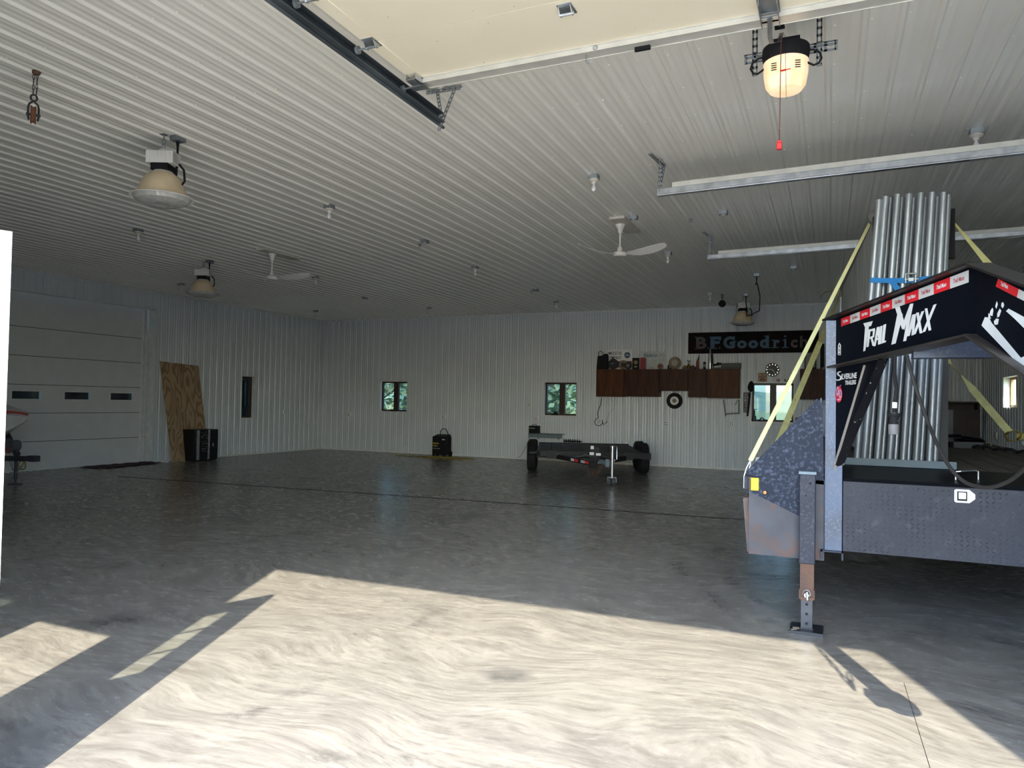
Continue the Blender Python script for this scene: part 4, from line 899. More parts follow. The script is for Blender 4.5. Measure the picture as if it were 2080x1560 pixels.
b = B(); b.box(X(1318), X(1327), YT - .06, YT - .0, ZT, ZT + .06); tag(obj('paper_box', b, mat('pale_paper', (0.45, 0.44, 0.40), .7)), 'tiny pale box in front of the grey sign', 'box')
disc('bowl', 'small brown dish with red centre standing right of the grey sign', 1342, .075, tan, mat('dull_red_tin', (0, 0, 0)), 'dish', yo=-.03)
disc('headlamp', 'round tan headlamp with glass face above the short cabinet', 1371, .165, tan, mat('pale_dial', (0.42, 0.40, 0.34), .3), 'headlamp')
for k, w_d in ((0, 'left'), (1, 'right')):
    b = B(); b.lathe([(.022, 0), (.022, .09), (.012, .11)], (X(1358) + k * .06, YT - .02, ZT), 12); tag(obj('small_bottle', b, blackm), w_d + ' of two tiny black bottles beside the round tan headlamp', 'bottle', 'tiny bottles on the cabinets')
t = thing('brass_valve', 'brass valve with a T handle on top of the cabinets', 'valve', (X(1399), YT, ZT)); x = X(1399); b = B(); b.cyl((x - .10, YT, ZT + .06), (x + .10, YT, ZT + .06), .030, 14); b.lathe([(.045, -.045), (.055, 0), (.03, .05), (.02, .08)], (x, YT, ZT + .06), 16); b.cyl((x - .12, YT, ZT + .06), (x - .09, YT, ZT + .06), .045, 14); b.cyl((x + .12, YT, ZT + .06), (x + .09, YT, ZT + .06), .045, 14); b.tube([(x - .10, YT, ZT + .06), (x - .15, YT, ZT + .04), (x - .15, YT, ZT + .0)], .02, 8); obj('valve_body', b, mat('dull_brass', (0.20, 0.13, 0.04), .4, .7), t)
b = B(); b.cyl((x, YT, ZT + .10), (x, YT, ZT + .22), .008, 8); b.cyl((x - .05, YT, ZT + .22), (x + .05, YT, ZT + .22), .009, 8); obj('handle', b, dkg, t)
b = B(); b.lathe([(.05, 0), (.055, .05), (.03, .09), (.001, .10)], (X(1408), YT - .01, ZT), 16); tag(obj('purple_pot', b, mat('dull_purple', (0.10, 0.035, 0.05), .4)), 'small dark purple pot right of the brass valve', 'pot')
t = thing('spray_can', 'red spray can with a slanted black nozzle on the cabinets', 'spray can', (X(1417), YT, ZT)); x = X(1417); b = B(); b.lathe([(.035, 0), (.035, .20), (.02, .235)], (x, YT, ZT), 14); obj('can', b, mat('dull_red_tin', (0, 0, 0)), t); b = B(); b.prism([(x - .02, YT - .01, ZT + .22), (x + .03, YT - .01, ZT + .23), (x + .045, YT - .01, ZT + .40), (x + .03, YT - .01, ZT + .36)], (0, .02, 0)); b.prism([(x - .10, YT - .01, ZT), (x - .05, YT - .01, ZT), (x - .03, YT - .01, ZT + .08)], (0, .02, 0)); obj('nozzle', b, blackm, t)
t = thing('metal_cup', 'small black cup with pale band left of the tall steel bottle', 'cup', (X(1431), YT, ZT)); b = B(); b.lathe([(.032, 0), (.034, .18), (.030, .19)], (X(1431), YT, ZT), 16); obj('cup_body', b, blackm, t); b = B(); b.lathe([(.0345, .05), (.035, .13)], (X(1431), YT, ZT), 16, cap=False); obj('pale_band', b, greyp, t)
t = thing('steel_bottle', 'tall shiny steel bottle on the cabinets below the big lettered sign', 'bottle', (X(1442.5), YT, ZT)); x = X(1442.5); b = B(); b.lathe([(.036, 0), (.040, .04), (.040, .30), (.022, .40), (.018, .50), (.010, .53)], (x, YT, ZT), 20); obj('bottle_body', b, mat('polished_steel', (0.55, 0.56, 0.58), .18, 1.0), t); b = B(); b.prism([(x + .03, YT, ZT + .2), (x + .09, YT, ZT), (x + .06, YT + .02, ZT + .42), (x + .03, YT + .02, ZT + .46)], (0, .02, 0)); obj('dark_sleeve', b, blackm, t)
t = thing('storage_tray', 'long dark metal tray on the right end of the cabinets', 'tray', (X(1475), YT, ZT)); b = B(); b.box(X(1447), X(1504), YT - .10, YT + .14, ZT, ZT + .04); b.box(X(1466), X(1505), YT - .12, YT + .12, ZT + .04, ZT + .15); bev(obj('tray_body', b, mat('dark_olive_metal', (0.035, 0.037, 0.03), .5), t), .006)
b = B(); b.bar((X(1449), YT - .08, ZT + .10), (X(1466), YT - .08, ZT + .14), .05, .05); b.cyl((X(1458), YT - .1, ZT + .13), (X(1462), YT - .1, ZT + .13), .04, 12); obj('loose_tools', b, blackm, t)
t = thing('picture_frame', 'dark leaning picture on the cabinet right of the wall clock', 'picture frame', (X(1647), YT, ZT)); b = B(); b.box(X(1634), X(1658), YT, YT + .03, ZT, ZT + .44); obj('frame', b, blackm, t); b = B(); b.box(X(1636), X(1656), YT - .004, YT, ZT + .04, ZT + .40); obj('picture', b, mat('dark_green_print', (0.05, 0.06, 0.045), .4, 0, (0.10, 0.09, 0.07), 14), t)
b = B(); b.box(X(1666), X(1674), YT, YT + .1, ZT, ZT + .62); tag(obj('dark_board', b, blackm), 'tall narrow dark board on the right cabinet, just left of the blue trailer post', 'board')

# bracket under cabinets
t = thing('metal_bracket', 'grey U-shaped metal bracket hanging under the cabinets left of the window', 'bracket', (-2.3, YB - .1, 1.8))
w2 = lambda px, py, y=YB - .10: P(px, py, 'y', y)
b = B(); b.bar(w2(1470, 812), w2(1474, 846), .03, .03); b.bar(w2(1474, 841), w2(1500, 839), .035, .035); b.bar(w2(1501, 812), w2(1501, 841), .035, .035); b.bar(w2(1498, 812), w2(1494, 822), .02, .02); obj('bracket_frame', b, mat('dull_grey_green', (0.16, 0.18, 0.17), .6), t)
# wall tyre
c_ = P(1370, 814, 'y', YB - .08); t = thing('spare_wheel', 'small black tire with white hub hung on the back wall below the short cabinet', 'tire', (c_.x, YB - .02, c_.z))
b = B(); b.lathe([(.115, -.03), (.16, -.045), (.20, -.04), (.215, 0), (.20, .04), (.16, .045), (.115, .03), (.105, 0), (.115, -.03)], (c_.x, YB - .07, c_.z), 40, (0, -1, 0), cap=False); obj('tire', b, rubber, t)
b = B(); b.lathe([(.118, -.02), (.118, .025), (.10, .035), (.09, .02), (.05, .015), (.001, .022)], (c_.x, YB - .07, c_.z), 32, (0, -1, 0)); h_ = obj('hub', b, mat('pale_hub', (0.85, 0.84, 0.80), .3), t)
b = B(); b.lathe([(.055, 0), (.05, .012), (.001, .014)], (c_.x, YB - .092, c_.z), 20, (0, -1, 0)); 
for k in range(5):
    a_ = k * 2 * PI / 5; b.lathe([(.010, 0), (.008, .012), (.001, .014)], (c_.x + .075 * math.cos(a_), YB - .09, c_.z + .075 * math.sin(a_)), 8, (0, -1, 0))
obj('hub_centre', b, mat('brown_hub_centre', (0.20, 0.15, 0.12), .5), h_)
# big lettered sign
a, c = P(1398.5, 675.4, 'y', YB - .03), P(1661, 717, 'y', YB - .03)
a.z = 3.575; z0 = 3.02
x1s = c.x + .02; t = thing('tire_brand_sign', 'long black antique sign with worn blue serif lettering on the back wall', 'sign', ((a.x + x1s) / 2, YB - .02, z0))
b = B(); b.box(a.x, x1s, YB - .055, YB - .021, z0, a.z); bev(obj('board', b, mat('black_worn_enamel', (0.004, 0.004, 0.005), .6, 0, (0.012, 0.006, 0.006), 3, spots=(0.03, 0.007, 0.006), spot_t=.62, spot_scale=6, spec=.08), t), .003)
bl = mat('worn_blue_letter_paint', (0.014, 0.080, 0.15), .5, 0, (0.015, 0.075, 0.14), 6, spots=(0.06, 0.055, 0.06), spot_t=.62, spot_scale=12)
pk = mat('worn_pink_letter_paint', (0.075, 0.040, 0.042), .55, 0, (0.05, 0.03, 0.035), 8, spots=(0.02, 0.09, 0.15), spot_t=.58, spot_scale=9)
def serif(b, ch, x0, x1, zb, zt, bold=.035, sl=()):
    y = YB - .056; b.text(ch, (x0, y, zb), EX, EZ, x1 - x0, zt - zb, .001, bold=bold if ch != 'i' else 0)
    for (sx, ex_, z) in sl: b.box(sx, ex_, y - .0014, y - .0004, z, z + .022)
def sx(px): return P(px, 700, 'y', YB - .056).x
zb, zc = z0 + .12, z0 + .44; zl = z0 + .33
o = obj('letter', (lambda b: (serif(b, 'B', sx(1414), sx(1435), zb, zc, .04, [(sx(1411), sx(1421), zb), (sx(1411), sx(1421), zc - .022)]), b)[1])(B()), pk, t)
b = B(); serif(b, '.', sx(1436.5), sx(1440), zb, zb + .045); serif(b, '.', sx(1460.5), sx(1464), zb, zb + .045); obj('full_stops', b, pk, t)
b = B(); serif(b, 'F', sx(1443), sx(1462), zb, zc, .05, [(sx(1441), sx(1457), zb), (sx(1441), sx(1452), zc - .022), (sx(1460), sx(1464), zc - .10)]); b.box(sx(1462), sx(1464.5), YB - .0574, YB - .0564, zc - .09, zc); obj('letter', b, bl, t)
b = B(); serif(b, 'G', sx(1469), sx(1493), zb, zc, .05, [(sx(1486), sx(1496), zb + .17)]); b.box(sx(1490), sx(1492.5), YB - .0574, YB - .0564, zc - .10, zc + .0); obj('letter', b, bl, t)
for ch, p0, p1, zt in (('o', 1497, 1517, zl), ('o', 1520, 1540, zl), ('d', 1543, 1562, zc)):
    b = B(); serif(b, ch, sx(p0), sx(p1), zb, zt, .05, [(sx(p1 - 6), sx(p1 + 3), zb), (sx(p1 - 10), sx(p1), zc - .022)] if ch == 'd' else []); obj('letter', b, bl, t)
b = B(); serif(b, 'r', sx(1571), sx(1584), zb, zl, .05, [(sx(1566), sx(1582), zb), (sx(1567), sx(1576), zl - .022)]); obj('letter', b, bl, t)
b = B(); serif(b, 'i', sx(1592.5), sx(1597.5), zb, zc + .0, .05, [(sx(1588), sx(1602), zb), (sx(1589), sx(1596), zl - .022)]); obj('letter', b, bl, t)
b = B(); serif(b, 'c', sx(1606), sx(1620), zb, zl, .04); obj('letter', b, pk, t)
b = B(); serif(b, 'h', sx(1625), sx(1641), zb, zc - .02, .02); obj('letter', b, mat('ghost_letter_paint', (0.030, 0.024, 0.026), .5, 0, (0.015, 0.012, 0.014), 8), t)
# clock
c_ = P(1569, 751, 'y', YB - .05); t = thing('wall_clock', 'round white-rimmed wall clock with dark face above the window', 'clock', (c_.x, YB - .02, c_.z))
b = B(); b.lathe([(.001, 0), (.158, 0), (.158, .004)], (c_.x, YB - .026, c_.z), 40, (0, -1, 0)); obj('face', b, mat('dark_grey_dial', (0.035, 0.034, 0.033), .5, 0, (0.055, 0.055, 0.05), 9), t)
b = B(); b.lathe([(.150, -.005), (.150, .025), (.165, .035), (.180, .028), (.180, -.005)], (c_.x, YB - .024, c_.z), 44, (0, -1, 0), cap=False)
for k in range(12): a_ = k * PI / 6; b.bar((c_.x + .125 * math.cos(a_), YB - .034, c_.z + .125 * math.sin(a_)), (c_.x + .15 * math.cos(a_), YB - .034, c_.z + .15 * math.sin(a_)), .014, .004, (0, 1, 0))
obj('rim', b, mat('bright_clock_rim', (0.85, 0.85, 0.84), .25, .9), t)
for nm, dx, dz, w in (('hour_hand', .055, -.075, .012), ('minute_hand', -.125, .012, .010)):
    b = B(); b.bar((c_.x, YB - .038, c_.z), (c_.x + dx, YB - .038, c_.z + dz), w, .003, (0, 1, 0)); obj(nm, b, whitev, t)
# no smoking sign
a, c = P(1540, 757, 'y', YB - .03), P(1558, 776, 'y', YB - .03)
t = sign('no_smoking_sign', 'small tan NO SMOKING sign above the left corner of the window', a.x, c.x, c.z, a.z, YB - .021, mat('tan_sign', (0.40, 0.26, 0.17), .6), th=.006)
yy = YB - .028; b = B(); b.text('NO', (a.x + .075, yy, a.z - .055), EX, EZ, .07, .04, 0, bold=.02); b.text('SMOKING', (a.x + .01, yy, a.z - .115), EX, EZ, c.x - a.x - .02, .035, 0, bold=.02); m = ((a.x + c.x) / 2, a.z - .185)
b.tube([(m[0] + .05 * math.cos(k * PI / 12), yy, m[1] + .045 * math.sin(k * PI / 12)) for k in range(24)], .007, 4, True); b.bar((m[0] - .035, yy, m[1] + .03), (m[0] + .035, yy, m[1] - .03), .010, .003, (0, 1, 0)); b.box(m[0] - .03, m[0] + .03, yy, yy + .001, m[1] - .006, m[1] + .006); obj('lettering', b, mat('dark_red_print', (0.12, 0.02, 0.02), .5), t)
# CHEVY sign
a, c = P(1510, 797, 'y', YB - .03), P(1521.5, 838, 'y', YB - .03)
t = sign('car_make_sign', 'narrow vertical dark sign with pale letters left of the window', a.x, c.x, c.z, a.z, YB - .021, mat('dark_plum_sign', (0.07, 0.055, 0.065), .5), th=.008)
b = B()
for k, ch in enumerate('CHEVY'): b.text(ch, (a.x + .03, YB - .030, a.z - .085 - k * .075), EX, EZ, (c.x - a.x) - .06, .058, 0, bold=.02)
for k in range(4): b.box(a.x + .02, c.x - .02, YB - .0305, YB - .0295, a.z - .42 - k * .035, a.z - .412 - k * .035)
obj('lettering', b, mat('pale_lilac_print', (0.42, 0.38, 0.42), .5), t)
# cap and belt hanging by the window
def cloud(pts, y0, dy): return [(P(px, py, 'y', y0).x, y0, P(px, py, 'y', y0).z) for px, py in pts]
b = B(); b.prism(cloud([(1519, 783), (1522, 776), (1527, 773), (1530, 777), (1530, 794), (1524, 797), (1520, 793), (1518, 788)], YB - .10, .07), (0, .07, 0)); tag(bev(obj('baseball_hat', b, blackm), .02), 'black cap hanging at the upper left corner of the right back window', 'cap')
b = B(); b.prism(cloud([(1521, 797), (1525, 797), (1523, 820), (1520, 845), (1516, 846), (1519, 820)], YB - .06, .02), (0, .03, 0)); tag(obj('leather_strap', b, blackm), 'dark strap hanging beside the narrow vertical sign', 'strap')
# things on the window 3 sill / ledge
zs3 = W3[2]; b = B(); cx_ = P(1532, 850, 'y', YB + .03).x
t = thing('soap_dispenser', 'dark pump bottle on the left end of the right back window sill', 'bottle', (cx_, YB + .03, zs3)); b.lathe([(.045, 0), (.048, .13), (.03, .15)], (cx_, YB + .03, zs3), 16); obj('bottle_body', b, mat('dark_grey_bottle', (0.05, 0.055, 0.06), .4), t)
b = B(); b.lathe([(.018, .15), (.018, .27), (.012, .27), (.010, .31)], (cx_, YB + .03, zs3), 10); b.bar((cx_ - .01, YB + .03, zs3 + .31), (cx_ + .06, YB + .03, zs3 + .31), .02, .012); obj('pump', b, blackm, t)
b = B(); p0 = P(1540, 856, 'y', YB + .03).x; b.tube([(p0, YB + .03, zs3 + .01), (p0 + .05, YB + .03, zs3 + .06), (p0 + .08, YB + .03, zs3 + .10), (p0 + .11, YB + .03, zs3 + .09), (p0 + .14, YB + .03, zs3 + .05), (p0 + .22, YB + .03, zs3 + .03), (p0 + .30, YB + .03, zs3 + .012)], .014, 8); tag(obj('dark_cloth', b, blackm), 'rumpled black cloth on the sill of the right back window', 'cloth')
zz = W3[3] + .035; b = B(); xx = P(1597, 772, 'y', YB - .05).x; b.box(xx - .03, xx + .17, YB - .08, YB - .02, zz, zz + .03); b.ball((xx + .08, YB - .06, zz + .055), .045, 12); b.ball((xx - .02, YB - .06, zz + .04), .025, 10); tag(obj('small_camera', b, blackm), 'small black object on the ledge above the window, behind a yellow strap', 'camera')
b = B(); xx = P(1596.5, 772, 'y', YB - .06).x; b.ball((xx, YB - .07, zz + .035), .022, 12); tag(obj('white_ball', b, whitev), 'tiny white ball on the ledge above the window', 'ball')
xx = P(1581, 772, 'y', YB - .05).x
for k, w_d in ((0, 'left'), (1, 'right')): b = B(); b.box(xx - .04 + k * .04, xx - .01 + k * .045, YB - .07, YB - .03, zz, zz + .07); tag(obj('small_red_box', b, mat('dull_red_tin', (0, 0, 0))), w_d + ' of two tiny dark red boxes on the window ledge below the clock', 'box', 'tiny boxes on the ledge')
b = B(); b.box(W3[0] - .02, W3[1] + .12, YB - .09, YB - .0, zz - .012, zz); struct('trim_4', b, trimw)
# sill things in windows 1 and 2
b = B(); xx = P(1127, 842, 'y', YB + .04).x; b.prism([(xx - .12, YB + .03, 1.30), (xx + .11, YB + .03, 1.30), (xx + .09, YB + .03, 1.35), (xx + .04, YB + .03, 1.40), (xx - .02, YB + .03, 1.40), (xx - .05, YB + .03, 1.35)], (0, .06, 0)); tag(bev(obj('black_glove', b, blackm), .01), 'black glove lying on the sill of the middle back window', 'glove')
b = B(); xx = P(800, 834, 'y', YB + .04).x; b.box(xx - .16, xx + .14, YB + .03, YB + .06, 1.30, 1.325); b.box(xx - .12, xx - .06, YB + .03, YB + .06, 1.325, 1.35); tag(obj('small_tools', b, blackm), 'small dark tools on the sill of the left back window', 'tools')
# grey cabinet behind the trailer
t = thing('grey_locker', 'grey metal locker at the back wall below the right back window, behind the strap', 'locker', (-.6, 19.2, 0))
a, c = P(1615, 848, 'y', 19.0), P(1665, 900, 'y', 19.0); b = B(); b.box(a.x, c.x, 19.0, 19.45, 0, a.z); bev(obj('locker_body', b, mat('grey_steel', (0.15, 0.155, 0.16), .5), t), .005); b = B(); b.box(a.x + .12, a.x + .22, 18.995, 19.0, a.z - .30, a.z - .14); obj('dark_panel', b, blackm, t)
# dark crate and beige cabinet at the right end of the back wall
t = thing('wooden_shelf_unit', 'dark reddish wooden cabinet standing in the far right corner', 'cabinet', (2.7, 19.2, 0)); a, c = P(1910, 815, 'y', 18.9), P(1991, 905, 'y', 18.9)
b = B(); b.box(a.x, c.x, 18.9, 19.45, 0, 1.62); b.box(a.x, c.x, 18.86, 19.45, 1.62, 1.66); b.box(a.x, a.x + .04, 18.9, 19.45, 1.62, a.z); b.box(c.x - .04, c.x, 18.9, 19.45, 1.62, a.z); b.box(a.x, c.x, 19.40, 19.45, 1.62, a.z); b.box(a.x, c.x, 18.9, 19.45, a.z - .03, a.z); obj('cabinet_body', b, mat('dark_red_wood', (0.045, 0.014, 0.010), .5, 0, (0.025, 0.010, 0.008), 4), t)
b = B(); b.box(a.x + .5, c.x - .02, 18.88, 18.9, .06, 1.15); b.box(a.x + .5, c.x - .02, 18.88, 18.9, 1.18, 1.58); obj('door', b, mat('dark_red_wood', (0, 0, 0)), t)
b = B(); b.ball((a.x + .09, 18.95, a.z - .2), .06, 12); b.ball((a.x + .12, 18.95, a.z - .28), .035, 10); tag(obj('pale_ball', b, greyv), 'small pale ball at the left of the dark wooden cabinet top', 'ball')
a, c = P(1903, 832, 'y', 18.5), P(1936, 885, 'y', 18.5); b = B(); b.box(a.x - .3, c.x, 18.5, 18.8, 0, a.z); tag(bev(obj('beige_cabinet', b, mat('drab_beige', (0.16, 0.155, 0.135), .6)), .005), 'drab beige cabinet in front of the dark wooden cabinet at far right', 'cabinet')
q_ = P(2026, 885, 'x', XR - .02); b = B(); b.box(XR - .06, XR - .02, q_.y - .06, q_.y + .06, q_.z - .07, q_.z + .07); tag(obj('wall_outlet', b, trimw), 'small white outlet on the right wall below its window', 'wall outlet')
# ================================================================== LOW FLATBED TRAILER NEAR THE BACK WALL
yaw = math.radians(20.5); C0 = Vector((-4.93, 15.70, 0)); ub = Vector((-math.sin(yaw), math.cos(yaw), 0)); ur = Vector((math.cos(yaw), math.sin(yaw), 0))
def T(r, bk, z): return C0 + ur * r + ub * bk + Vector((0, 0, z))
t = thing('flatbed_trailer', 'low black flatbed trailer parked near the back wall with red and white tape', 'trailer', tuple(C0), yaw)
def tbox(b, r0, r1, k0, k1, z0, z1): return b.obox(T((r0 + r1) / 2, (k0 + k1) / 2, (z0 + z1) / 2), ur, ub, (0, 0, 1), abs(r1 - r0) / 2, abs(k1 - k0) / 2, (z1 - z0) / 2)
DZ = .56; blk = mat('worn_black_steel', (0.010, 0.010, 0.013), .5, 0, (0.016, 0.015, 0.018), 8, spec=.2)
b = B(); tbox(b, -1.2, 1.2, 0, .06, .44, DZ + .0); tbox(b, -1.22, 1.22, 0.0, .05, DZ - .02, DZ + .01); tbox(b, -1.2, -1.12, 0, 3.2, .42, DZ); tbox(b, 1.12, 1.2, 0, 3.2, .42, DZ); tbox(b, -1.2, 1.2, 3.14, 3.2, .42, DZ + .03)
for k in range(5): tbox(b, -1.1, 1.1, .6 + k * .55, .66 + k * .55, .42, .50)
bev(obj('frame', b, blk, t), .004)
b = B()
for k in range(9): tbox(b, -1.11 + k * .247, -1.11 + k * .247 + .235, .06, 3.14, DZ - .035, DZ + .004)
obj('deck_planks', b, mat('dark_weathered_planks', (0.026, 0.023, 0.023), .7, 0, (0.022, 0.020, 0.020), 4, spots=(0.075, 0.05, 0.035), spot_t=.62, spot_scale=6), t)
b = B(); tbox(b, -1.36, -1.2, .02, .10, .50, .54); obj('side_bracket', b, blk, t); b = B(); tbox(b, 1.2, 1.36, -.02, .10, .42, .56); obj('side_bracket', b, blk, t)
for s in (-1, 1): b = B(); tbox(b, s * .86 - .10, s * .86 + .10, -.03, .05, .40, DZ + .02); obj('stake_pocket', b, blk, t)
def wheel(c, axis, r, w, parent, hubm=None):
    b = B(); c = Vector(c); b.lathe([(r * .55, -w * .48), (r * .88, -w * .5), (r, -w * .34), (r, w * .34), (r * .88, w * .5), (r * .55, w * .48), (r * .5, 0), (r * .55, -w * .48)], c, 36, axis, cap=False); o = obj('tire', b, rubber, parent)
    b = B(); b.lathe([(r * .56, -w * .3), (r * .50, 0), (r * .3, w * .05), (.05, w * .1), (.001, w * .1)], c, 24, axis); b.lathe([(r * .56, w * .3), (r * .5, 0), (.001, 0)], c, 24, axis); obj('wheel_rim', b, hubm or greyv, o)
wheel(T(-1.33, 1.15, .365), ur, .365, .23, t); wheel(T(1.33, 1.15, .365), ur, .365, .23, t)
wheel(T(-1.33, 1.98, .365), ur, .365, .23, t); wheel(T(1.33, 1.98, .365), ur, .365, .23, t)
b = B(); tbox(b, -1.3, 1.3, 1.12, 1.18, .33, .39); tbox(b, -1.3, 1.3, 1.95, 2.01, .33, .39); obj('axles', b, blk, t)
CP = P(1205, 943, 'y', 14.25); lr = (CP - C0).dot(ur); lb = (CP - C0).dot(ub); zc_ = CP.z
def tong(r, bk, z): return T(r, bk, z)
b = B(); b.bar(T(lr, lb + .25, zc_), T(-.75, .1, .44), .07, .10); b.bar(T(lr, lb + .25, zc_), T(.85, .1, .44), .07, .10); b.bar(T(lr - .22, lb + .75, .43), T(lr + .30, lb + .75, .43), .06, .08)
obj('tongue', b, blk, t)
b = B(); b.obox(T(lr, lb + .15, zc_), ur, ub, (0, 0, 1), .06, .16, .05); b.obox(T(lr, lb + .03, zc_ - .01), ur, ub, (0, 0, 1), .09, .05, .065); bev(obj('coupler', b, blackm, t), .01)
b = B()
def tape(b, px0, px1, y0, y1, h=6):
    a, c = P(px0, y0, 'y', 14.45 + 0), P(px1, y1, 'y', 14.45); return a, c
# reflective tape blocks on the front faces of the tongue
def strip(f0, f1, end, m, parent):
    e0 = T(lr, lb + .25, zc_); e1 = T(end, .1, .44); d = (e1 - e0); n = d.cross(Vector((0, 0, 1))).normalized()
    if n.y > 0: n = -n
    b = B(); b.bar(e0 + d * f0 + n * .037, e0 + d * f1 + n * .037, .004, .055); return obj('reflective_tape', b, m, parent)
for f0, f1, m_ in ((.06, .16, redm), (.16, .27, whitev), (.34, .45, redm), (.45, .54, whitev)): strip(f0, f1, -.75, m_, t)
for f0, f1, m_ in ((.10, .22, whitev), (.36, .48, redm), (.48, .58, whitev)): strip(f0, f1, .85, m_, t)
b = B()
for px, py, w, h in ((1203, 909, 6.5, 7), (1202, 921.5, 9, 6), (1215.5, 923, 10, 5)):
    c_ = P(px, py, 'y', 15.2); 
    b.obox((c_.x, c_.y - .0, c_.z), ur, (0, 0, 1), ub, w * .0052, h * .0052, .003)
o = obj('sticker', b, whitev, t)
b = B(); c_ = P(1208, 918, 'y', 15.25); b.obox((c_.x, c_.y, c_.z - .02), ur, (0, 0, 1), ub, .10, .12, .012); b.bar((c_.x, c_.y, c_.z), T(0, .05, .5), .1, .05); obj('document_plate', b, blk, t)
# jack with twin wheels
jp = P(1243, 985, 'z', .0); zt = P(1241, 909, 'y', jp.y).z
b = B(); b.cyl((jp.x, jp.y, .16), (jp.x, jp.y, zt), .027, 14); b.cyl((jp.x, jp.y, .45), (jp.x, jp.y, zt), .034, 14); b.lathe([(.045, 0), (.045, .03), (.02, .045)], (jp.x, jp.y, zt), 14)
b.box(jp.x - .09, jp.x + .09, jp.y - .03, jp.y + .03, .135, .16); b.box(jp.x - .092, jp.x - .085, jp.y - .03, jp.y + .03, .05, .16); b.box(jp.x + .085, jp.x + .092, jp.y - .03, jp.y + .03, .05, .16)
j = obj('jack', b, galv, t)
b = B(); b.tube([(jp.x, jp.y, zt + .02), (jp.x + .09, jp.y, zt + .03), (jp.x + .10, jp.y - .02, zt - .02), (jp.x + .10, jp.y - .02, zt - .24)], .008, 6); obj('crank', b, galv, j)
for s in (-1, 1):
    b = B(); b.lathe([(.03, -.03), (.07, -.03), (.078, 0), (.07, .03), (.03, .03)], (jp.x + s * .045, jp.y, .078), 22, (1, 0, 0)); obj('jack_wheel', b, mat('worn_grey_rubber', (0.07, 0.075, 0.08), .7), j)
b = B(); b.bar((jp.x, jp.y + .02, .44), T(lr + .16, lb + .4, .44), .05, .08); b.box(jp.x - .14, jp.x - .06, jp.y - .01, jp.y + .0, .36, .52); obj('jack_bracket', b, bluegrey, t)
b = B()
def hang(p0, p1, sag, r=.022, w=.0055, n=6):
    p0, p1 = Vector(p0), Vector(p1); pts = [p0.lerp(p1, k / n) - Vector((0, 0, sag * 4 * (k / n) * (1 - k / n))) for k in range(n + 1)]
    for a, c in zip(pts, pts[1:]): chain(b, a, c, r, w)
hang(T(lr - .12, lb + .2, .40), T(lr + .02, lb + .1, .30), .19); hang(T(lr + .14, lb + .2, .40), T(lr - .02, lb + .1, .30), .19); hang(T(lr + .20, lb + .22, .40), T(lr + .03, lb + .1, .28), .15)
obj('safety_chains', b, mat('rusty_brown_chain', (0.12, 0.065, 0.04), .6, .4), t)
b = B(); b.tube([T(-.75, -.02, .50), T(-.5, -.03, .42), T(-.2, -.03, .46), T(-.1, -.03, .50), T(.1, -.02, .44)], .007, 6); b.tube([T(.3, -.02, .47), T(.7, -.03, .40), T(.95, -.02, .46)], .005, 6); obj('loose_wire', b, greyp, t)

# ================================================================== GOOSENECK TRAILER
XC = 0.86; YFR = 5.85; g = thing('gooseneck_trailer', 'big black gooseneck trailer with weathered steel front and white lettering on its neck', 'trailer', (XC, 9, 0))
F_ = lambda px, py, y=YFR: P(px, py, 'y', y)
# deck and side rails
b = B(); b.box(-.56, .02, YFR + .16, 14.4, .98, 1.10); b.box(-.60, -.56, YFR + .16, 14.4, .96, 1.13); b.box(1.70, 2.28, YFR + .16, 14.4, .98, 1.10); b.box(2.28, 2.32, YFR + .16, 14.4, .96, 1.13); b.box(-.56, 2.28, 7.2, 14.4, .96, 1.08)
b.box(-.02, .12, YFR + .1, 14.4, .62, .98); b.box(1.60, 1.74, YFR + .1, 14.4, .62, .98); b.box(-.6, 2.32, 14.4, 14.46, .8, 1.13)
obj('deck_frame', b, dustyb, g)
b = B()
for k in range(14): x0 = -.54 + k * .2; b.box(x0, x0 + .19, 7.22, 14.38, 1.08, 1.125)
obj('deck_planks', b, deckw, g)
# risers
for s in (-1, 1):
    x0 = -.03 if s < 0 else 1.75 - .12
    b = B(); b.box(x0, x0 + .12, YFR, YFR + .012, .60, 2.295); b.box(x0 + .052, x0 + .068, YFR + .012, YFR + .20, .60, 2.28); b.box(x0, x0 + .12, YFR + .20, YFR + .212, .60, 2.28)
    b.box(x0 - .035, x0 - .022, YFR + .05, YFR + .2, 1.05, 1.72)
    o = obj('riser_post', b, mat('blue_black_weathered_steel', (0.038, 0.062, 0.120), .36, .1, (0.028, 0.036, 0.062), 4, spots=(0.070, 0.090, 0.135), spot_t=.50, spot_scale=70, bump=.05, soft=.2), g); bev(o, .003, 1)
# toolbox between the risers
tb = B(); tb.box(.095, 1.62, YFR + .0, YFR + .01, .605, 1.115)
o = obj('toolbox_front', tb, tread, g)
b = B(); tn = Vector((1, 0, 0))
for i in range(40):
    for j in range(16):
        x = .125 + i * .0375; z = .625 + j * .0305
        if .765 < x < .945 and .985 < z < 1.12: continue
        a = PI / 4 if (i + j) % 2 else -PI / 4; d = Vector((math.cos(a), 0, math.sin(a))); n_ = Vector((-d.z, 0, d.x)); c = Vector((x, YFR, z))
        b.add([c + d * .0165, c + n_ * .0048, c - d * .0165, c - n_ * .0048, c + Vector((0, -.0035, 0)) + d * .007, c + Vector((0, -.0035, 0)) - d * .007], [(0, 1, 4), (0, 4, 3), (1, 2, 5), (2, 3, 5), (1, 5, 4), (3, 4, 5)])
obj('raised_tread', b, mat('bright_tread_steel', (0.20, 0.21, 0.25), .25, .6, (0.10, 0.105, 0.13), 5), o)
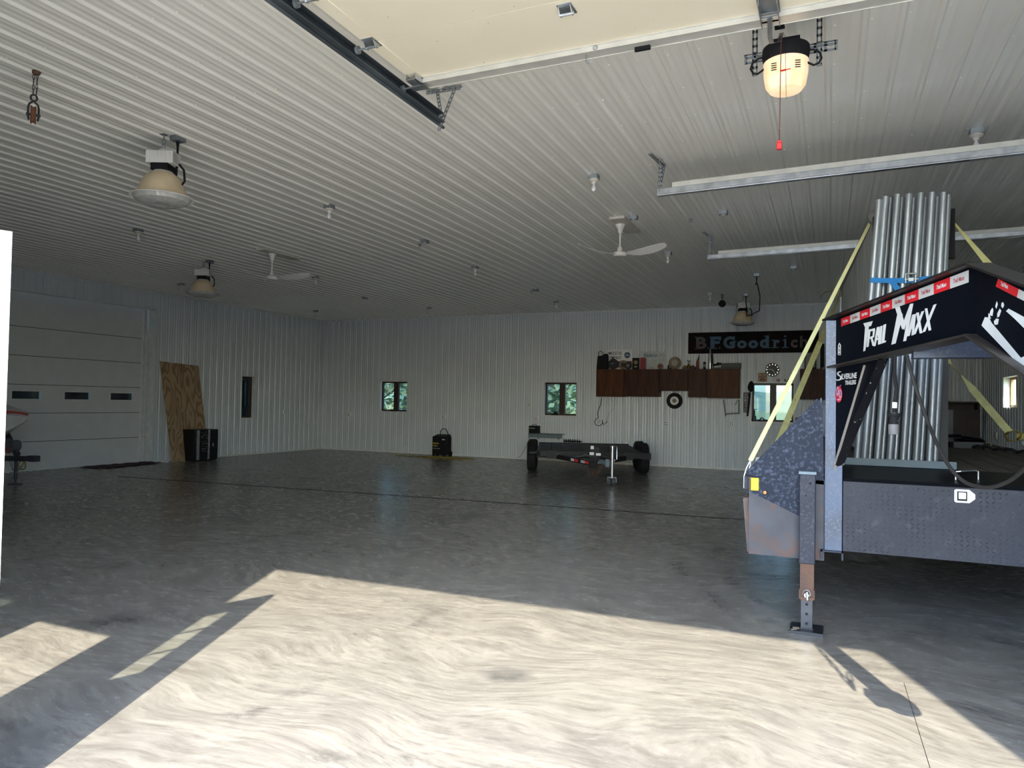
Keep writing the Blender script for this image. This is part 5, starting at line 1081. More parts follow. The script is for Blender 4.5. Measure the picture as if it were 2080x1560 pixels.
b = B(); b.box(.095, 1.62, YFR + .012, 7.20, 1.118, 1.135); b.box(.10, 1.62, YFR - .004, YFR + .012, 1.112, 1.122); b.box(.1, 1.62, 7.14, 7.2, .62, 1.118); b.box(.1, 1.62, YFR + .01, 7.14, .605, .615)
obj('toolbox_lid', b, mat('glossy_black_lid', (0.003, 0.004, 0.006), .42, 0, (0.004, 0.005, 0.007), 4, spec=.02, bump=.04, bscale=14), g)
b = B(); a, c = P(1941, 975, 'z', 1.135), P(1987, 974, 'z', 1.135); hh = .06
b.tube([a, a + Vector((0, 0, hh)), a + Vector((.03, 0, hh + .005)), c + Vector((-.02, 0, hh + .005)), c + Vector((0, 0, hh)), c], .006, 7); obj('lid_handle', b, galv, g)
# latch
a, c = F_(1938, 993), F_(1981, 1023); m_ = (a + c) / 2; hw = (c.x - a.x) / 2; hh = (a.z - c.z) / 2
b = B(); y = YFR - .008
b.prism([(m_.x - hw, y, m_.z - hh * .8), (m_.x - hw * .85, y, m_.z - hh), (m_.x + hw * .45, y, m_.z - hh), (m_.x + hw, y, m_.z - hh * .35), (m_.x + hw, y, m_.z + hh * .35), (m_.x + hw * .45, y, m_.z + hh), (m_.x - hw * .85, y, m_.z + hh), (m_.x - hw, y, m_.z + hh * .8)], (0, .008, 0)); o = bev(obj('latch', b, whitev, g, 'white paddle latch'), .003)
b = B(); b.box(m_.x - hw * .72, m_.x + hw * .22, y - .002, y, m_.z - hh * .68, m_.z + hh * .68); obj('latch_recess', b, blackm, o)
b = B(); b.box(m_.x - hw * .62, m_.x + hw * .12, y - .008, y - .002, m_.z - hh * .45, m_.z + hh * .58); bev(obj('paddle', b, mat('chrome', (0.75, 0.75, 0.77), .08, 1.0), o), .003)
b = B(); b.cyl((m_.x + hw * .60, y, m_.z), (m_.x + hw * .60, y - .010, m_.z), .013, 18); obj('keyhole', b, galv, o)
# channel under the riser
b = B(); a, c = F_(1667, 1117), F_(1713, 1121); z = .60
b.box(a.x, c.x, YFR - .01, YFR + .5, z - .012, z); b.box(a.x, a.x + .012, YFR - .01, YFR + .5, z - .065, z); b.box(c.x - .012, c.x, YFR - .01, YFR + .5, z - .065, z); obj('foot_channel', b, dustyb, g)
# left wing: lower box and upper triangular plate
pa, pb_, pc, pd = F_(1523, 968, YFR + .03), F_(1622, 973, YFR + .03), F_(1622, 1135, YFR + .03), F_(1523, 1126, YFR + .03)
zt_, zb_ = 1.105, .515; xl_ = -.565
b = B(); b.box(xl_, -.03, YFR + .03, YFR + .038, zb_, zt_); b.box(xl_, xl_ + .008, YFR + .038, YFR + .5, zb_, zt_); obj('lower_wing_plate', b, rusty, g)
b = B(); b.prism([(xl_ + .008, YFR + .026, .99), (xl_ + .008, YFR + .026, zt_), (-.2, YFR + .026, zt_), (-.2, YFR + .026, .83)], (0, .004, 0)); obj('dusty_wing_overlay', b, dusty, g)
b = B(); ap = F_(1669, 817, YFR + .03); b.prism([(xl_, YFR + .03, zt_ + .008), (-.035, YFR + .03, zt_ - .03), (-.045, YFR + .03, ap.z - .02), (-.06, YFR + .03, ap.z)], (0, .008, 0))
e0, e1 = Vector((xl_, YFR + .06, zt_ + .012)), Vector((-.06, YFR + .06, ap.z + .004)); b.bar(e0, e1, .07, .006, (0, 1, 0)); obj('triangular_wing', b, dusty, g)
a, c = F_(1525, 969, YFR + .02), F_(1541, 997, YFR + .02); b = B(); b.box(a.x, c.x, YFR + .02, YFR + .03, c.z, a.z - .005); bev(obj('side_reflector', b, yellowv, g, 'yellow reflector'), .008, 3)
c = F_(1553.5, 1000.5, YFR + .02); b = B(); b.lathe([(.014, 0), (.012, .006), (.001, .010)], c + Vector((0, .006, 0)), 18, (0, -1, 0)); obj('marker_lamp', b, amber, g, 'small amber marker lamp'); b = B(); b.lathe([(.018, 0), (.018, .004), (.013, .006)], c + Vector((0, .008, 0)), 18, (0, -1, 0), cap=False); obj('lamp_grommet', b, rubber, g)
# side rail end with a strap hook, hanging rusty plate
b = B(); b.box(xl_ - .045, xl_ - .002, YFR + .10, YFR + .6, 1.00, 1.10); b.box(xl_ - .07, xl_ - .045, YFR + .25, 14, 1.02, 1.10); obj('rub_rail', b, dustyb, g)
b = B(); a = F_(1509, 1012, YFR + .12); c = F_(1515, 1120, YFR + .12); b.prism([(a.x, YFR + .12, a.z), (a.x + .045, YFR + .12, a.z + .01), (c.x + .045, YFR + .12, c.z), (c.x + .01, YFR + .12, c.z)], (0, .02, 0)); b.prism([(a.x, YFR + .13, a.z), (a.x + .045, YFR + .13, a.z), (a.x + .055, YFR + .45, a.z + .12), (a.x + .035, YFR + .45, a.z + .12)], (0, 0, -.03)); obj('rusty_side_flap', b, mat('pinkish_rusty_steel', (0.14, 0.10, 0.088), .7, 0, (0.10, 0.067, 0.058), 8), g)
# landing jack
jx = (-.20 - .09) / 2; jy = YFR - .03
jk = B(); jk.box(jx - .055, jx + .055, jy - .055, jy + .055, .50, 1.155); jack = obj('landing_jack', jk, dustyb, g); bev(jack, .006)
b = B(); b.box(jx - .060, jx + .060, jy - .060, jy + .060, 1.155, 1.175); obj('jack_cap', b, bluegrey, jack)
for bx2, bz2, br2 in ((.02, 1.09, .008), (-.01, 1.0, .006)): b = B(); b.cyl((jx + bx2, jy - .055, bz2), (jx + bx2, jy - .061, bz2), br2, 10); obj('bolt_hole', b, blackm, jack)
b = B(); b.box(jx - .046, jx + .048, jy - .046, jy + .046, .26, .50); obj('rusty_sleeve', b, rust, jack, 'rust-brown inner tube')
b = B(); b.box(jx - .039, jx + .039, jy - .039, jy + .039, .02, .42); inner = obj('drop_leg', b, mat('dark_leg_steel', (0.055, 0.058, 0.066), .35, .5, (0.035, 0.037, 0.045), 9), jack)
b = B()
for zz in (.205, .135, .065): b.cyl((jx, jy - .0395, zz), (jx, jy - .041, zz), .010, 16)
obj('pin_holes', b, blackm, inner)
b = B(); b.box(jx - .052, jx - .044, jy - .06, jy + .05, .25, .315); b.box(jx + .044, jx + .054, jy - .06, jy + .05, .25, .315); b.prism([(jx - .052, jy - .062, .25), (jx - .03, jy - .062, .235), (jx + .03, jy - .062, .235), (jx + .054, jy - .062, .25), (jx + .054, jy - .062, .262), (jx - .052, jy - .062, .262)], (0, .01, 0)); obj('pin_bracket', b, rust, jack)
b = B(); b.cyl((jx + .002, jy - .065, .30), (jx + .006, jy - .075, .245), .0105, 12); b.lathe([(.018, 0), (.018, .005)], (jx + .0, jy - .062, .275), 16, (0, -1, 0)); b.tube([(jx + .026 * math.cos(a), jy - .068, .285 + .030 * math.sin(a)) for a in [-.3 + k * .45 for k in range(9)]], .0035, 6); obj('snap_pin', b, galv, jack)
b = B(); b.obox((jx, jy, .012), (1, 0, 0), (0, 1, 0), (0, 0, 1), .112, .115, .012); b.box(jx - .045, jx + .045, jy - .045, jy + .045, .024, .032); obj('foot_plate', b, mat('black_foot_steel', (0.022, 0.024, 0.03), .4, .3), inner)
b = B(); b.box(jx - .095, jx - .05, jy - .06, jy - .02, .0245, .026); b.obox((jx - .085, jy - .085, .0252), (.8, .6, 0), (-.6, .8, 0), (0, 0, 1), .02, .008, .001); obj('paint_splash', b, mat('tan_paint_flake', (.36, .30, .22), .7), inner)
# gear box beside the jack with label, horizontal shaft
b = B(); b.box(-.085, .015 - .05, YFR + .05, YFR + .2, .655, 1.04); obj('jack_gear_case', b, mat('dull_grey_painted_steel', (0.15, 0.15, 0.16), .5, .1, (0.11, 0.11, 0.12), 7), g)
b = B(); b.box(-.09, -.03, YFR + .044, YFR + .05, .865, 1.03); lb_ = obj('warning_label', b, whitev, g, 'white and red warning label')
b = B(); b.box(-.09, -.03, YFR + .042, YFR + .044, .982, 1.026); obj('red_band', b, redm, lb_)
b = B(); b.text('JACK', (-.087, YFR + .040, .989), EX, EZ, .074, .028, 0, shear=.15, bold=.01); obj('lettering', b, whitev, lb_)
b = B(); b.box(-.09, -.03, YFR + .042, YFR + .044, .935, .955); obj('orange_band', b, mat('orange_vinyl', (0.85, 0.16, 0.03), .4), lb_)
b = B()
for k in range(4): b.box(-.084, -.05 + .01 * (k % 2), YFR + .042, YFR + .044, .970 - k * .004 - (.055 if k > 1 else 0), .9715 - k * .004 - (.055 if k > 1 else 0))
b.prism([(-.085, YFR + .042, .915), (-.06, YFR + .042, .915), (-.072, YFR + .042, .93)], (0, .001, 0)); obj('fine_print', b, greyp, lb_)
b = B(); b.cyl((-.1, YFR + .10, 1.10), (.0, YFR + .10, 1.10), .012, 12); b.cyl((-.06, YFR + .10, 1.10), (-.04, YFR + .10, 1.10), .018, 12); obj('jack_shaft', b, galvd, g)
# neck: web, flanges
hd = math.radians(23); nd = Vector((math.sin(hd), -math.cos(hd), 0)); A0 = Vector((.05, YFR, 0)); nn = Vector((-math.cos(hd), -math.sin(hd), 0))   # nn: outward face of the left web
def NP(px, py, off=0): return PV(px, py, A0 + nn * off, nn)
A_t = Vector((.03, YFR + .05, 2.300)); A_b = A_t - Vector((0, 0, .352))
L1 = 1.70; rise = .088
B_t = A_t + nd * L1 + Vector((0, 0, rise)); B_b = B_t - Vector((0, 0, .352))
hd2 = math.radians(14); nd2 = Vector((math.sin(hd2), -math.cos(hd2), 0)); nn2 = Vector((-math.cos(hd2), -math.sin(hd2), 0)); L2 = .92; dr = .33
C_t = B_t + nd2 * L2 - Vector((0, 0, dr)); C_b = C_t - Vector((0, 0, .39))
FWD = .125
def mir(p): return Vector((2 * XC - p.x, p.y, p.z))
for side in (0, 1):
    f = (lambda p: p) if side == 0 else mir
    nk = thing('x', None, None) if False else None
    b = B(); b.prism([f(A_t), f(B_t), f(B_b), f(A_b)], f(A_t + nn * .010) - f(A_t)); b.prism([f(B_t), f(C_t), f(C_b), f(B_b)], f(B_t + nn2 * .010) - f(B_t))
    web = obj('neck_beam', b, mat('neck_black_paint', (0.003, 0.004, 0.007), .40, 0, (0.004, 0.005, 0.009), 3, spec=.05), g)
    b = B()
    def fl_(p, q, n, up):
        o1 = p + n * (FWD / 2 + .005); o2 = p - n * (FWD / 2 - .005); o3 = q - n * (FWD / 2 - .005); o4 = q + n * (FWD / 2 + .005)
        b.prism([f(o1), f(o2), f(o3), f(o4)], (0, 0, up))
    fl_(A_t - nd * .06, B_t, nn, .012); fl_(B_t, C_t, nn2, .013); obj('top_flange', b, mat('dark_flange_paint', (0.014, 0.013, 0.014), .36, .0, (0.020, 0.016, 0.016), 3, spots=(0.03, 0.024, 0.022), spot_t=.58, spot_scale=9, soft=.15, spec=.15), web)
    b = B(); fl_(A_b - nd * .06, B_b, nn, -.012); fl_(B_b, C_b, nn2, -.013); obj('bottom_flange', b, mat('brownish_flange_paint', (0.030, 0.026, 0.024), .33, .1, (0.045, 0.036, 0.032), 4, spec=.3), web)
    if side == 0: WEB = web
    # gusset and diagonal under the neck
    G1 = A_b - Vector((0, 0, .012)); G2 = G1 + nd * .70 + Vector((0, 0, rise * .36)); G3 = Vector((G1.x, G1.y, 1.16)); 
    b = B(); b.prism([f(G1), f(G2), f(G3)], f(G1 + nn * .008) - f(G1)); gus = obj('gusset_plate', b, mat('neck_black_paint', (0, 0, 0)), g)
    b = B(); b.bar(f(G2 - nn * .015), f(G3 - nn * .015), .060, .012, f(Vector((0, 0, 1))) - f(Vector((0, 0, 0)))); obj('diagonal_flange', b, mat('speckled_black_steel', (0.008, 0.008, 0.011), .4, 0, (0.011, 0.011, 0.013), 6, spec=.1, spots=(0.22, 0.21, 0.19), spot_t=.66, spot_scale=32, soft=.02), gus)
    if side == 0: GUS, GG = gus, (G1, G2, G3)
# pale rope-like trim seal along the diagonal
G1, G2, G3 = GG
def NPg(px, py): return PV(px, py, A_t + nn * .012, nn)
b = B(); p0, p1 = NPg(1757, 742), NPg(1694.5, 955); b.bar(p0, p1, .004, .020, nn)
obj('diagonal_edge_face', b, mat('dull_beige_edge', (0.30, 0.27, 0.24), .6), GUS)
b = B(); p0, p1 = NPg(1756, 742), NPg(1694, 948); dd = (p1 - p0); n = 70
for k in range(n): m = p0 + dd * ((k + .5) / n); b.bar(m - dd * (.30 / n), m + dd * (.30 / n), .006, .011, nn)
obj('beaded_seal', b, mat('pale_bead', (0.75, 0.75, 0.72), .5), GUS)
# cross member between the neck beams, hitch tube
b = B(); y0 = 4.95; b.box(.46, 2 * XC - .46, y0, y0 + .10, 1.965, 2.075); b.box(.46, 2 * XC - .46, y0 - .01, y0 + .14, 1.955, 1.967); obj('cross_member', b, mat('blue_black_weathered_steel', (0, 0, 0)), g)
b = B(); hx_ = .84; hy_ = 3.52; b.box(C_t.x - .01, C_t.x + .30, hy_ - .02, hy_ + .10, C_b.z - .02, C_t.z); b.cyl((hx_, hy_ - .08, .98), (hx_, hy_ - .08, C_t.z), .065, 28); b.lathe([(.075, 0), (.095, .06), (.09, .16), (.07, .17)], (hx_, hy_ - .08, .86), 28); b.box(hx_ - .12, hx_ - .02, hy_ - .14, hy_ - .03, .90, 1.02); obj('hitch_coupler', b, black, g)
b = B(); chain(b, (hx_ - .05, hy_ - .16, C_b.z), (hx_ - .10, hy_ - .25, 1.15), .028, .006); chain(b, (hx_ - .10, hy_ - .25, 1.15), (hx_ - .05, hy_ - .16, 1.3), .028, .006); obj('safety_chains', b, mat('rusty_brown_chain', (0, 0, 0)), g)
# tapes on the neck
def K(cx, cy): return (1640 + cx / 4.7273, 540 + cy / 4.7273)
OFF = .0125
def NK(cx, cy, o=OFF): return PV(*K(cx, cy), A_t + nn * o, nn)
def tl(x): return 508 + (40 - 508) * (x - 325) / (1550 - 325)
def bl_(x): return 583 + (158 - 583) * (x - 325) / (1550 - 325)
xs = [325, 412, 505, 602, 705, 816, 937, 1070, 1215, 1372, 1550]
for k, (xa, xb) in enumerate(zip(xs, xs[1:])):
    q4 = [NK(xa, bl_(xa)), NK(xb, bl_(xb)), NK(xb, tl(xb)), NK(xa, tl(xa))]
    b = B(); b.prism(q4, nn * .0012); o = obj('reflective_tape', b, redm if k % 2 == 0 else greyv, WEB)
    ex = (q4[1] - q4[0]).normalized(); ez = (q4[3] - q4[0]).normalized(); w = (q4[1] - q4[0]).length; h = (q4[3] - q4[0]).length
    b = B(); b.text('Trail Maxx', q4[0] + ex * w * .16 + ez * h * .33 + nn * .002, ex, ez, w * .62, h * .38, 0, shear=.25, bold=.03); obj('lettering', b, whitev if k % 2 == 0 else mat('dull_red_print2', (0.45, 0.08, 0.09), .5), o)
# big lettering, each stroke cut from vinyl on the web face
quads = {'t': [((538, 553), (628, 530), (612, 577), (556, 592)), ((556, 585), (592, 575), (556, 815), (538, 822))],
 'r': [((588, 612), (608, 607), (588, 776), (568, 782)), ((600, 612), (648, 598), (650, 618), (602, 632)), ((632, 602), (652, 612), (641, 685), (626, 692)), ((598, 684), (640, 668), (634, 688), (596, 702)), ((606, 690), (624, 685), (646, 760), (627, 770))],
 'a': [((668, 590), (690, 585), (655, 768), (637, 774)), ((676, 588), (694, 584), (699, 752), (680, 757)), ((655, 700), (690, 690), (691, 706), (652, 716))],
 'i': [((700, 580), (720, 575), (709, 748), (690, 754))],
 'l': [((729, 568), (757, 558), (738, 738), (713, 747)), ((716, 728), (757, 716), (753, 733), (712, 747))],
 'm': [((878, 400), (916, 470), (848, 745), (807, 757)), ((843, 402), (886, 390), (938, 560), (912, 612)), ((905, 585), (988, 365), (1018, 361), (930, 615)), ((985, 372), (1018, 361), (948, 720), (921, 725))],
 'a2': [((1008, 470), (1040, 462), (982, 672), (955, 678)), ((1020, 468), (1044, 461), (1022, 664), (1000, 669)), ((985, 592), (1030, 580), (1028, 598), (980, 611))],
 'x': [((1045, 452), (1070, 446), (1104, 645), (1080, 650)), ((1098, 438), (1122, 433), (1040, 655), (1013, 662))],
 'x2': [((1128, 412), (1152, 406), (1190, 616), (1166, 624)), ((1213, 374), (1241, 366), (1132, 632), (1104, 640))]}
for nm, qs in quads.items():
    b = B()
    for i_, q4 in enumerate(qs): b.prism([NK(x, y, OFF + .0001 * i_) for x, y in q4], nn * .0012)
    obj('letter', b, whitev, WEB)
b = B(); b.prism([NK(x, y) for x, y in ((293, 855), (320, 858), (322, 762), (308, 738), (295, 765))], nn * .001); o = obj('load_sticker', b, whitev, WEB)
b = B(); b.prism([NK(x, y, OFF + .0015) for x, y in ((301, 780), (315, 781), (309, 752))], nn * .001)
for yy in (795, 806, 817, 838, 845): b.prism([NK(x, y, OFF + .0015) for x, y in ((299, yy), (316, yy + 1), (316, yy + 6), (299, yy + 5))], nn * .001)
obj('fine_print', b, blackm, o)
# second neck segment: tape and scuffed white outline arrow
def N2(px, py, o=.0125): return PV(px, py, B_t + nn2 * o, nn2)
b = B(); b.prism([N2(x, y) for x, y in ((2023, 582), (2066, 604), (2070, 587), (2028, 566))], nn2 * .0012); o = obj('reflective_tape', b, redm, WEB)
b = B(); b.text('Trail Maxx', N2(2032, 580, .014), (N2(2066, 603) - N2(2023, 582)).normalized(), (0, 0, 1), .075, .022, 0, shear=.3, bold=.03); obj('lettering', b, whitev, o)
b = B(); b.prism([N2(x, y) for x, y in ((2066, 604), (2110, 626), (2114, 609), (2070, 587))], nn2 * .0012); obj('reflective_tape', b, greyv, WEB)
b = B(); b.prism([N2(x, y) for x, y in ((1994, 661), (2001, 644), (2009, 645), (2014, 655), (2074, 727), (2080, 724), (2092, 735), (2092, 764))], nn2 * .0012)
b.prism([N2(x, y) for x, y in ((2044, 632), (2049, 627), (2092, 650), (2092, 678), (2062, 648))], nn2 * .0012)
for q5 in (((2019, 653), (2024, 647), (2029, 648), (2027, 659), (2021, 660)), ((2026, 637), (2031, 627), (2034, 631), (2030, 643), (2026, 645)), ((2035, 615), (2038, 614), (2040, 620), (2037, 626), (2034, 622)), ((2012, 632), (2016, 625), (2018, 630), (2016, 642), (2010, 640)), ((2022, 622), (2025, 612), (2027, 618), (2024, 627)), ((2008, 636), (2011, 640), (2013, 648), (2008, 645))): b.prism([N2(x, y) for x, y in q5], nn2 * .0012)
obj('white_arrow_outline', b, whitev, WEB, 'scuffed white arrow outline')
# gusset lettering and badge
def NG(cx, cy, o=.0135): return PV(*K(cx, cy), A_t + nn * o, nn)
o_, e_ = NG(325, 1092), NG(472, 1078); ex = (e_ - o_).normalized(); b = B(); b.text('ILVERLINE', o_, ex, (0, 0, 1), (e_ - o_).length, (NG(325, 1040) - o_).length, 0, shear=.12, bold=.03); 
o2, e2 = NG(360, 1145), NG(466, 1135); b.text('TRAILERS', o2, ex, (0, 0, 1), (e2 - o2).length, (NG(360, 1103) - o2).length, 0, shear=.12, bold=.03)
sp = [(328, 1018), (312, 1012), (292, 1020), (284, 1035), (292, 1052), (310, 1062), (318, 1075), (310, 1088), (290, 1094), (262, 1082), (282, 1102), (305, 1102), (326, 1092), (332, 1072), (322, 1056), (304, 1046), (298, 1034), (306, 1024)]
b.prism([NG(*p_) for p_ in sp], nn * .001); obj('lettering', b, whitev, GUS)
b = B(); b.prism([NG(302 + 33 * math.cos(k * PI / 14), 1232 + 80 * math.sin(k * PI / 14)) for k in range(28)], nn * .001); o = obj('oval_badge', b, mat('red_badge_vinyl', (0.70, 0.03, 0.06), .4), GUS)
b = B(); b.prism([NG(290 + 12 * math.cos(k * PI / 10), 1205 + 45 * math.sin(k * PI / 10), .015) for k in range(20)], nn * .001); b.prism([NG(316 + 13 * math.cos(k * PI / 10), 1232 + 42 * math.sin(k * PI / 10), .015) for k in range(20)], nn * .001); obj('pink_figures', b, mat('pink_vinyl', (0.75, 0.42, 0.52), .4), o)
for q7 in (((284, 1180), (296, 1178), (294, 1225), (285, 1222)), ((311, 1205), (322, 1204), (321, 1252), (312, 1250)), ((312, 1143), (326, 1142), (326, 1158), (312, 1158))): b = B(); b.prism([NG(x, y, .0165) for x, y in q7], nn * .001); obj('badge_mark', b, mat('purple_vinyl', (0.22, 0.10, 0.28), .4), o)
b = B(); b.prism([NG(x, y, .0165) for x, y in ((288, 1278), (318, 1276), (317, 1290), (290, 1292))], nn * .001); obj('badge_print', b, mat('pink_vinyl', (0, 0, 0)), o)
# cables hanging from the neck
def Y49(px, py, y=4.9): return P(px, py, 'y', y)
b = B(); b.tube([Y49(1818, 722), Y49(1817, 760), Y49(1821, 790), Y49(1818, 818)], .011, 8); cbl = obj('plug_cable', b, rubber, g)
b = B(); b.cyl(Y49(1817.5, 817), Y49(1817, 829), .014, 12); obj('white_tape_wrap', b, whitev, cbl)
b = B(); b.cyl(Y49(1817, 829), Y49(1816.5, 842), .012, 12); b.lathe([(.014, 0), (.022, .03), (.026, .06), (.026, .10), (.035, .115), (.034, .13)], Y49(1815.5, 883), 18); b.box(Y49(1808, 855).x, Y49(1825, 855).x, 4.88, 4.92, Y49(1808, 857).z, Y49(1808, 852).z); obj('plug', b, blackm, cbl)
b = B(); b.lathe([(.010, 0), (.016, .015), (.014, .035), (.010, .045)], Y49(1816.5, 852), 14); obj('copper_fitting', b, mat('copper', (0.75, 0.38, 0.25), .25, .9), cbl)
b = B(); b.lathe([(.027, 0), (.030, .04), (.028, .06)], Y49(1815, 882), 18); obj('plug_nose', b, mat('grey_plug', (0.16, 0.15, 0.15), .6), cbl)
b = B(); pts = [Y49(1842, 722), Y49(1852, 760), Y49(1866, 805), Y49(1885, 858), Y49(1905, 905, 4.8), Y49(1930, 950, 4.7), Y49(1958, 978, 4.6), Y49(1985, 988, 4.5), Y49(2012, 990, 4.4), Y49(2040, 982, 4.3), Y49(2066, 966, 4.2), Y49(2095, 936, 4.1), Y49(2120, 890, 4.0)]
sm_ = []
for i in range(len(pts) - 1):
    p0, p1, p2, p3 = pts[max(i - 1, 0)], pts[i], pts[i + 1], pts[min(i + 2, len(pts) - 1)]
    for k in range(4):
        u = k / 4; sm_.append(.5 * ((2 * p1) + (p2 - p0) * u + (2 * p0 - 5 * p1 + 4 * p2 - p3) * u * u + (3 * p1 - p0 - 3 * p2 + p3) * u ** 3))
b.tube(sm_ + [pts[-1]], .0105, 8); obj('drooping_cable', b, mat('grey_black_cable', (0.010, 0.010, 0.010), .55, 0, (0.035, 0.032, 0.030), 1.2, spec=.2), g)
# wheels under the deck
for yy in (10.4, 11.35):
    for s in (-1, 1):
        for o_ in (.86, 1.13): wheel((XC + s * o_, yy, .39), (1, 0, 0), .39, .22, g, greyv)
b = B()
for yy in (10.4, 11.35): b.box(XC - 1.1, XC + 1.1, yy - .05, yy + .05, .34, .44)
b.box(0.0, .1, 9.8, 12, .5, .62); b.box(1.62, 1.72, 9.8, 12, .5, .62); obj('axles', b, black, g)

# ================================================================== LOAD ON THE DECK
DK = 1.126
b = B(); a, c = P(1716, 945, 'y', 7.25), P(1918, 951, 'y', 7.25); b.box(.08, 1.00, 7.235, 7.42, DK, DK + .012); b.box(.08, 1.00, 7.235, 7.243, DK, DK + .075); b.box(.08, 1.00, 7.412, 7.42, DK, DK + .05)
tag(obj('base_rail', b, bluegrey), 'blue-grey steel channel on the trailer deck under the upright pipes', 'rail')
fx = [1786, 1799.5, 1809, 1823.3, 1832, 1847, 1856, 1870.7, 1880, 1893.6, 1904, 1917, 1926]
fy = [406, 399, 402, 395, 402, 394, 402, 392, 401, 391, 400, 391, 396]
bx = [1739.7, 1754.7, 1765, 1781, 1791, 1806, 1817.5, 1833.4, 1843.8, 1859.7, 1870, 1887, 1898]
ords = ['leftmost', 'second from left', 'third from left', 'fourth from left', 'fifth from left', 'sixth from left', 'middle', 'sixth from right', 'fifth from right', 'fourth from right', 'third from right', 'second from right', 'rightmost']
for k in range(13):
    back = k in (2, 4, 6, 8, 10, 12); front = not back
    yb = 7.30 if front else 7.375; yt = 7.18 if front else 7.30
    r = .0295 if front else .026
    a = P(bx[k], 935, 'y', yb); c = P(fx[k], fy[k], 'y', yt); a.z = DK + .013
    b = B(); d = (c - a); b.lathe([(r * .86, d.length - .02), (r * .86, d.length), (r, d.length), (r, 0), (r * .86, 0)], a, 22, d)
    b.lathe([(r * .86, d.length - .15), (.001, d.length - .15)], a, 16, d, cap=False)
    tag(obj('steel_pipe', b, pipegalv), '%s of the thirteen upright galvanized pipes on the trailer%s' % (ords[k], ', in the front row' if front else ', in the back row'), 'pipe', 'upright galvanized pipes standing on the trailer')
# panel stack behind the pipes
t = thing('panel_stack', 'tall grey ribbed panel load standing behind the upright pipes on the trailer', 'load', (.6, 9.5, DK))
p1 = P(1775, 436, 'y', 7.47); p2 = P(1711, 580, 'y', 11.6); zt1, zt2 = p1.z - .03, p2.z - .03; lx1, lx2 = p1.x, p2.x; wdt = .60
b = B(); b.add([(lx1, 7.47, DK + .07), (lx1 + wdt, 7.47, DK + .07), (lx2 + wdt, 11.6, DK + .07), (lx2, 11.6, DK + .07), (lx1, 7.47, zt1), (lx1 + wdt, 7.47, zt1), (lx2 + wdt, 11.6, zt2), (lx2, 11.6, zt2)], [(0, 1, 2, 3), (4, 5, 6, 7), (0, 1, 5, 4), (1, 2, 6, 5), (2, 3, 7, 6), (3, 0, 4, 7)])
core = obj('panel_body', b, mat('dark_load', (0.03, 0.032, 0.034), .6), t)
b = B(); n = 60; vs = []; fs = []
for i in range(n * 2 + 1):
    u = i / (n * 2); h = .010 if i % 2 else 0; x = lx1 + (lx2 - lx1) * u - .004 - h; y = 7.47 + (11.6 - 7.47) * u; vs += [(x, y, DK + .07), (x, y, zt1 + (zt2 - zt1) * u)]
b.add(vs, [(i * 2, i * 2 + 2, i * 2 + 3, i * 2 + 1) for i in range(n * 2)]); obj('ribbed_side', b, loadm, core)
b = B(); b.cyl((lx1 + .0, 7.45, zt1), (lx2, 11.62, zt2), .045, 14); b.cyl((lx1 + wdt, 7.45, zt1), (lx2 + wdt, 11.62, zt2), .045, 14); obj('top_edge_tube', b, mat('grey_tube', (0.16, 0.165, 0.165), .5), t)
b = B(); b.box(lx1 - .01, lx1 + .03, 7.43, 7.47, DK + .07, zt1); b.box(lx1 + wdt - .03, lx1 + wdt + .045, 7.43, 7.5, zt1 - .42, zt1 + .02); obj('black_corner', b, blackm, t)
b = B(); b.box(lx2 - .035, lx2 - .01, 11.50, 11.62, zt2 - .65, zt2 - .15); obj('end_strip', b, galvd, t)
b = B(); s0_ = P(1765, 566, 'y', 7.45); u_ = lambda px, py: Vector((lx1 + (lx2 - lx1) * 0, 0, 0))
b.tube([(lx1 - .018, 7.5, zt1 - .82), (lx1 + (lx2 - lx1) * .45 - .018, 9.3, DK + .7)], .006, 5); obj('seam_cable', b, blackm, t)
# blue ratchet strap round the pipes
t = thing('ratchet_strap', 'blue ratchet strap wrapped round the upright pipes', 'ratchet strap', (.6, 7.2, 2.7), group='ratchet straps')
Yb = lambda px, py: P(px, py, 'y', 7.185)
b = B(); pts = [P(1768, 566, 'y', 7.30), Yb(1768, 569), Yb(1800, 570), Yb(1845, 570), Yb(1878, 567), Yb(1925, 562), P(1927, 560, 'y', 7.4)]; b.ribbon([p_ + Vector((0, -.005, 0)) for p_ in pts], .045, .004, (0, 0, 1)); obj('webbing', b, strapb, t)
b = B(); b.ribbon([Yb(1811, 572) + Vector((0, -.01, 0)), Yb(1818, 581) + Vector((0, -.02, 0)), Yb(1826, 594) + Vector((0, -.03, 0))], .045, .004, (1, 0, .3)); obj('loose_tail', b, mat('blue_webbing', (0, 0, 0)), t)
c_ = Yb(1852, 568); b = B(); b.box(c_.x - .055, c_.x - .047, c_.y - .05, c_.y, c_.z - .035, c_.z + .05); b.box(c_.x + .02, c_.x + .028, c_.y - .05, c_.y, c_.z - .035, c_.z + .05); b.cyl((c_.x - .06, c_.y - .03, c_.z + .0), (c_.x + .05, c_.y - .03, c_.z + .0), .012, 12); b.cyl((c_.x - .05, c_.y - .05, c_.z + .045), (c_.x + .03, c_.y - .05, c_.z + .045), .008, 10); b.lathe([(.022, 0), (.022, .008)], (c_.x + .03, c_.y - .03, c_.z), 12, (1, 0, 0)); b.box(c_.x - .03, c_.x + .01, c_.y - .045, c_.y - .04, c_.z - .02, c_.z + .01); obj('ratchet', b, galvd, t)
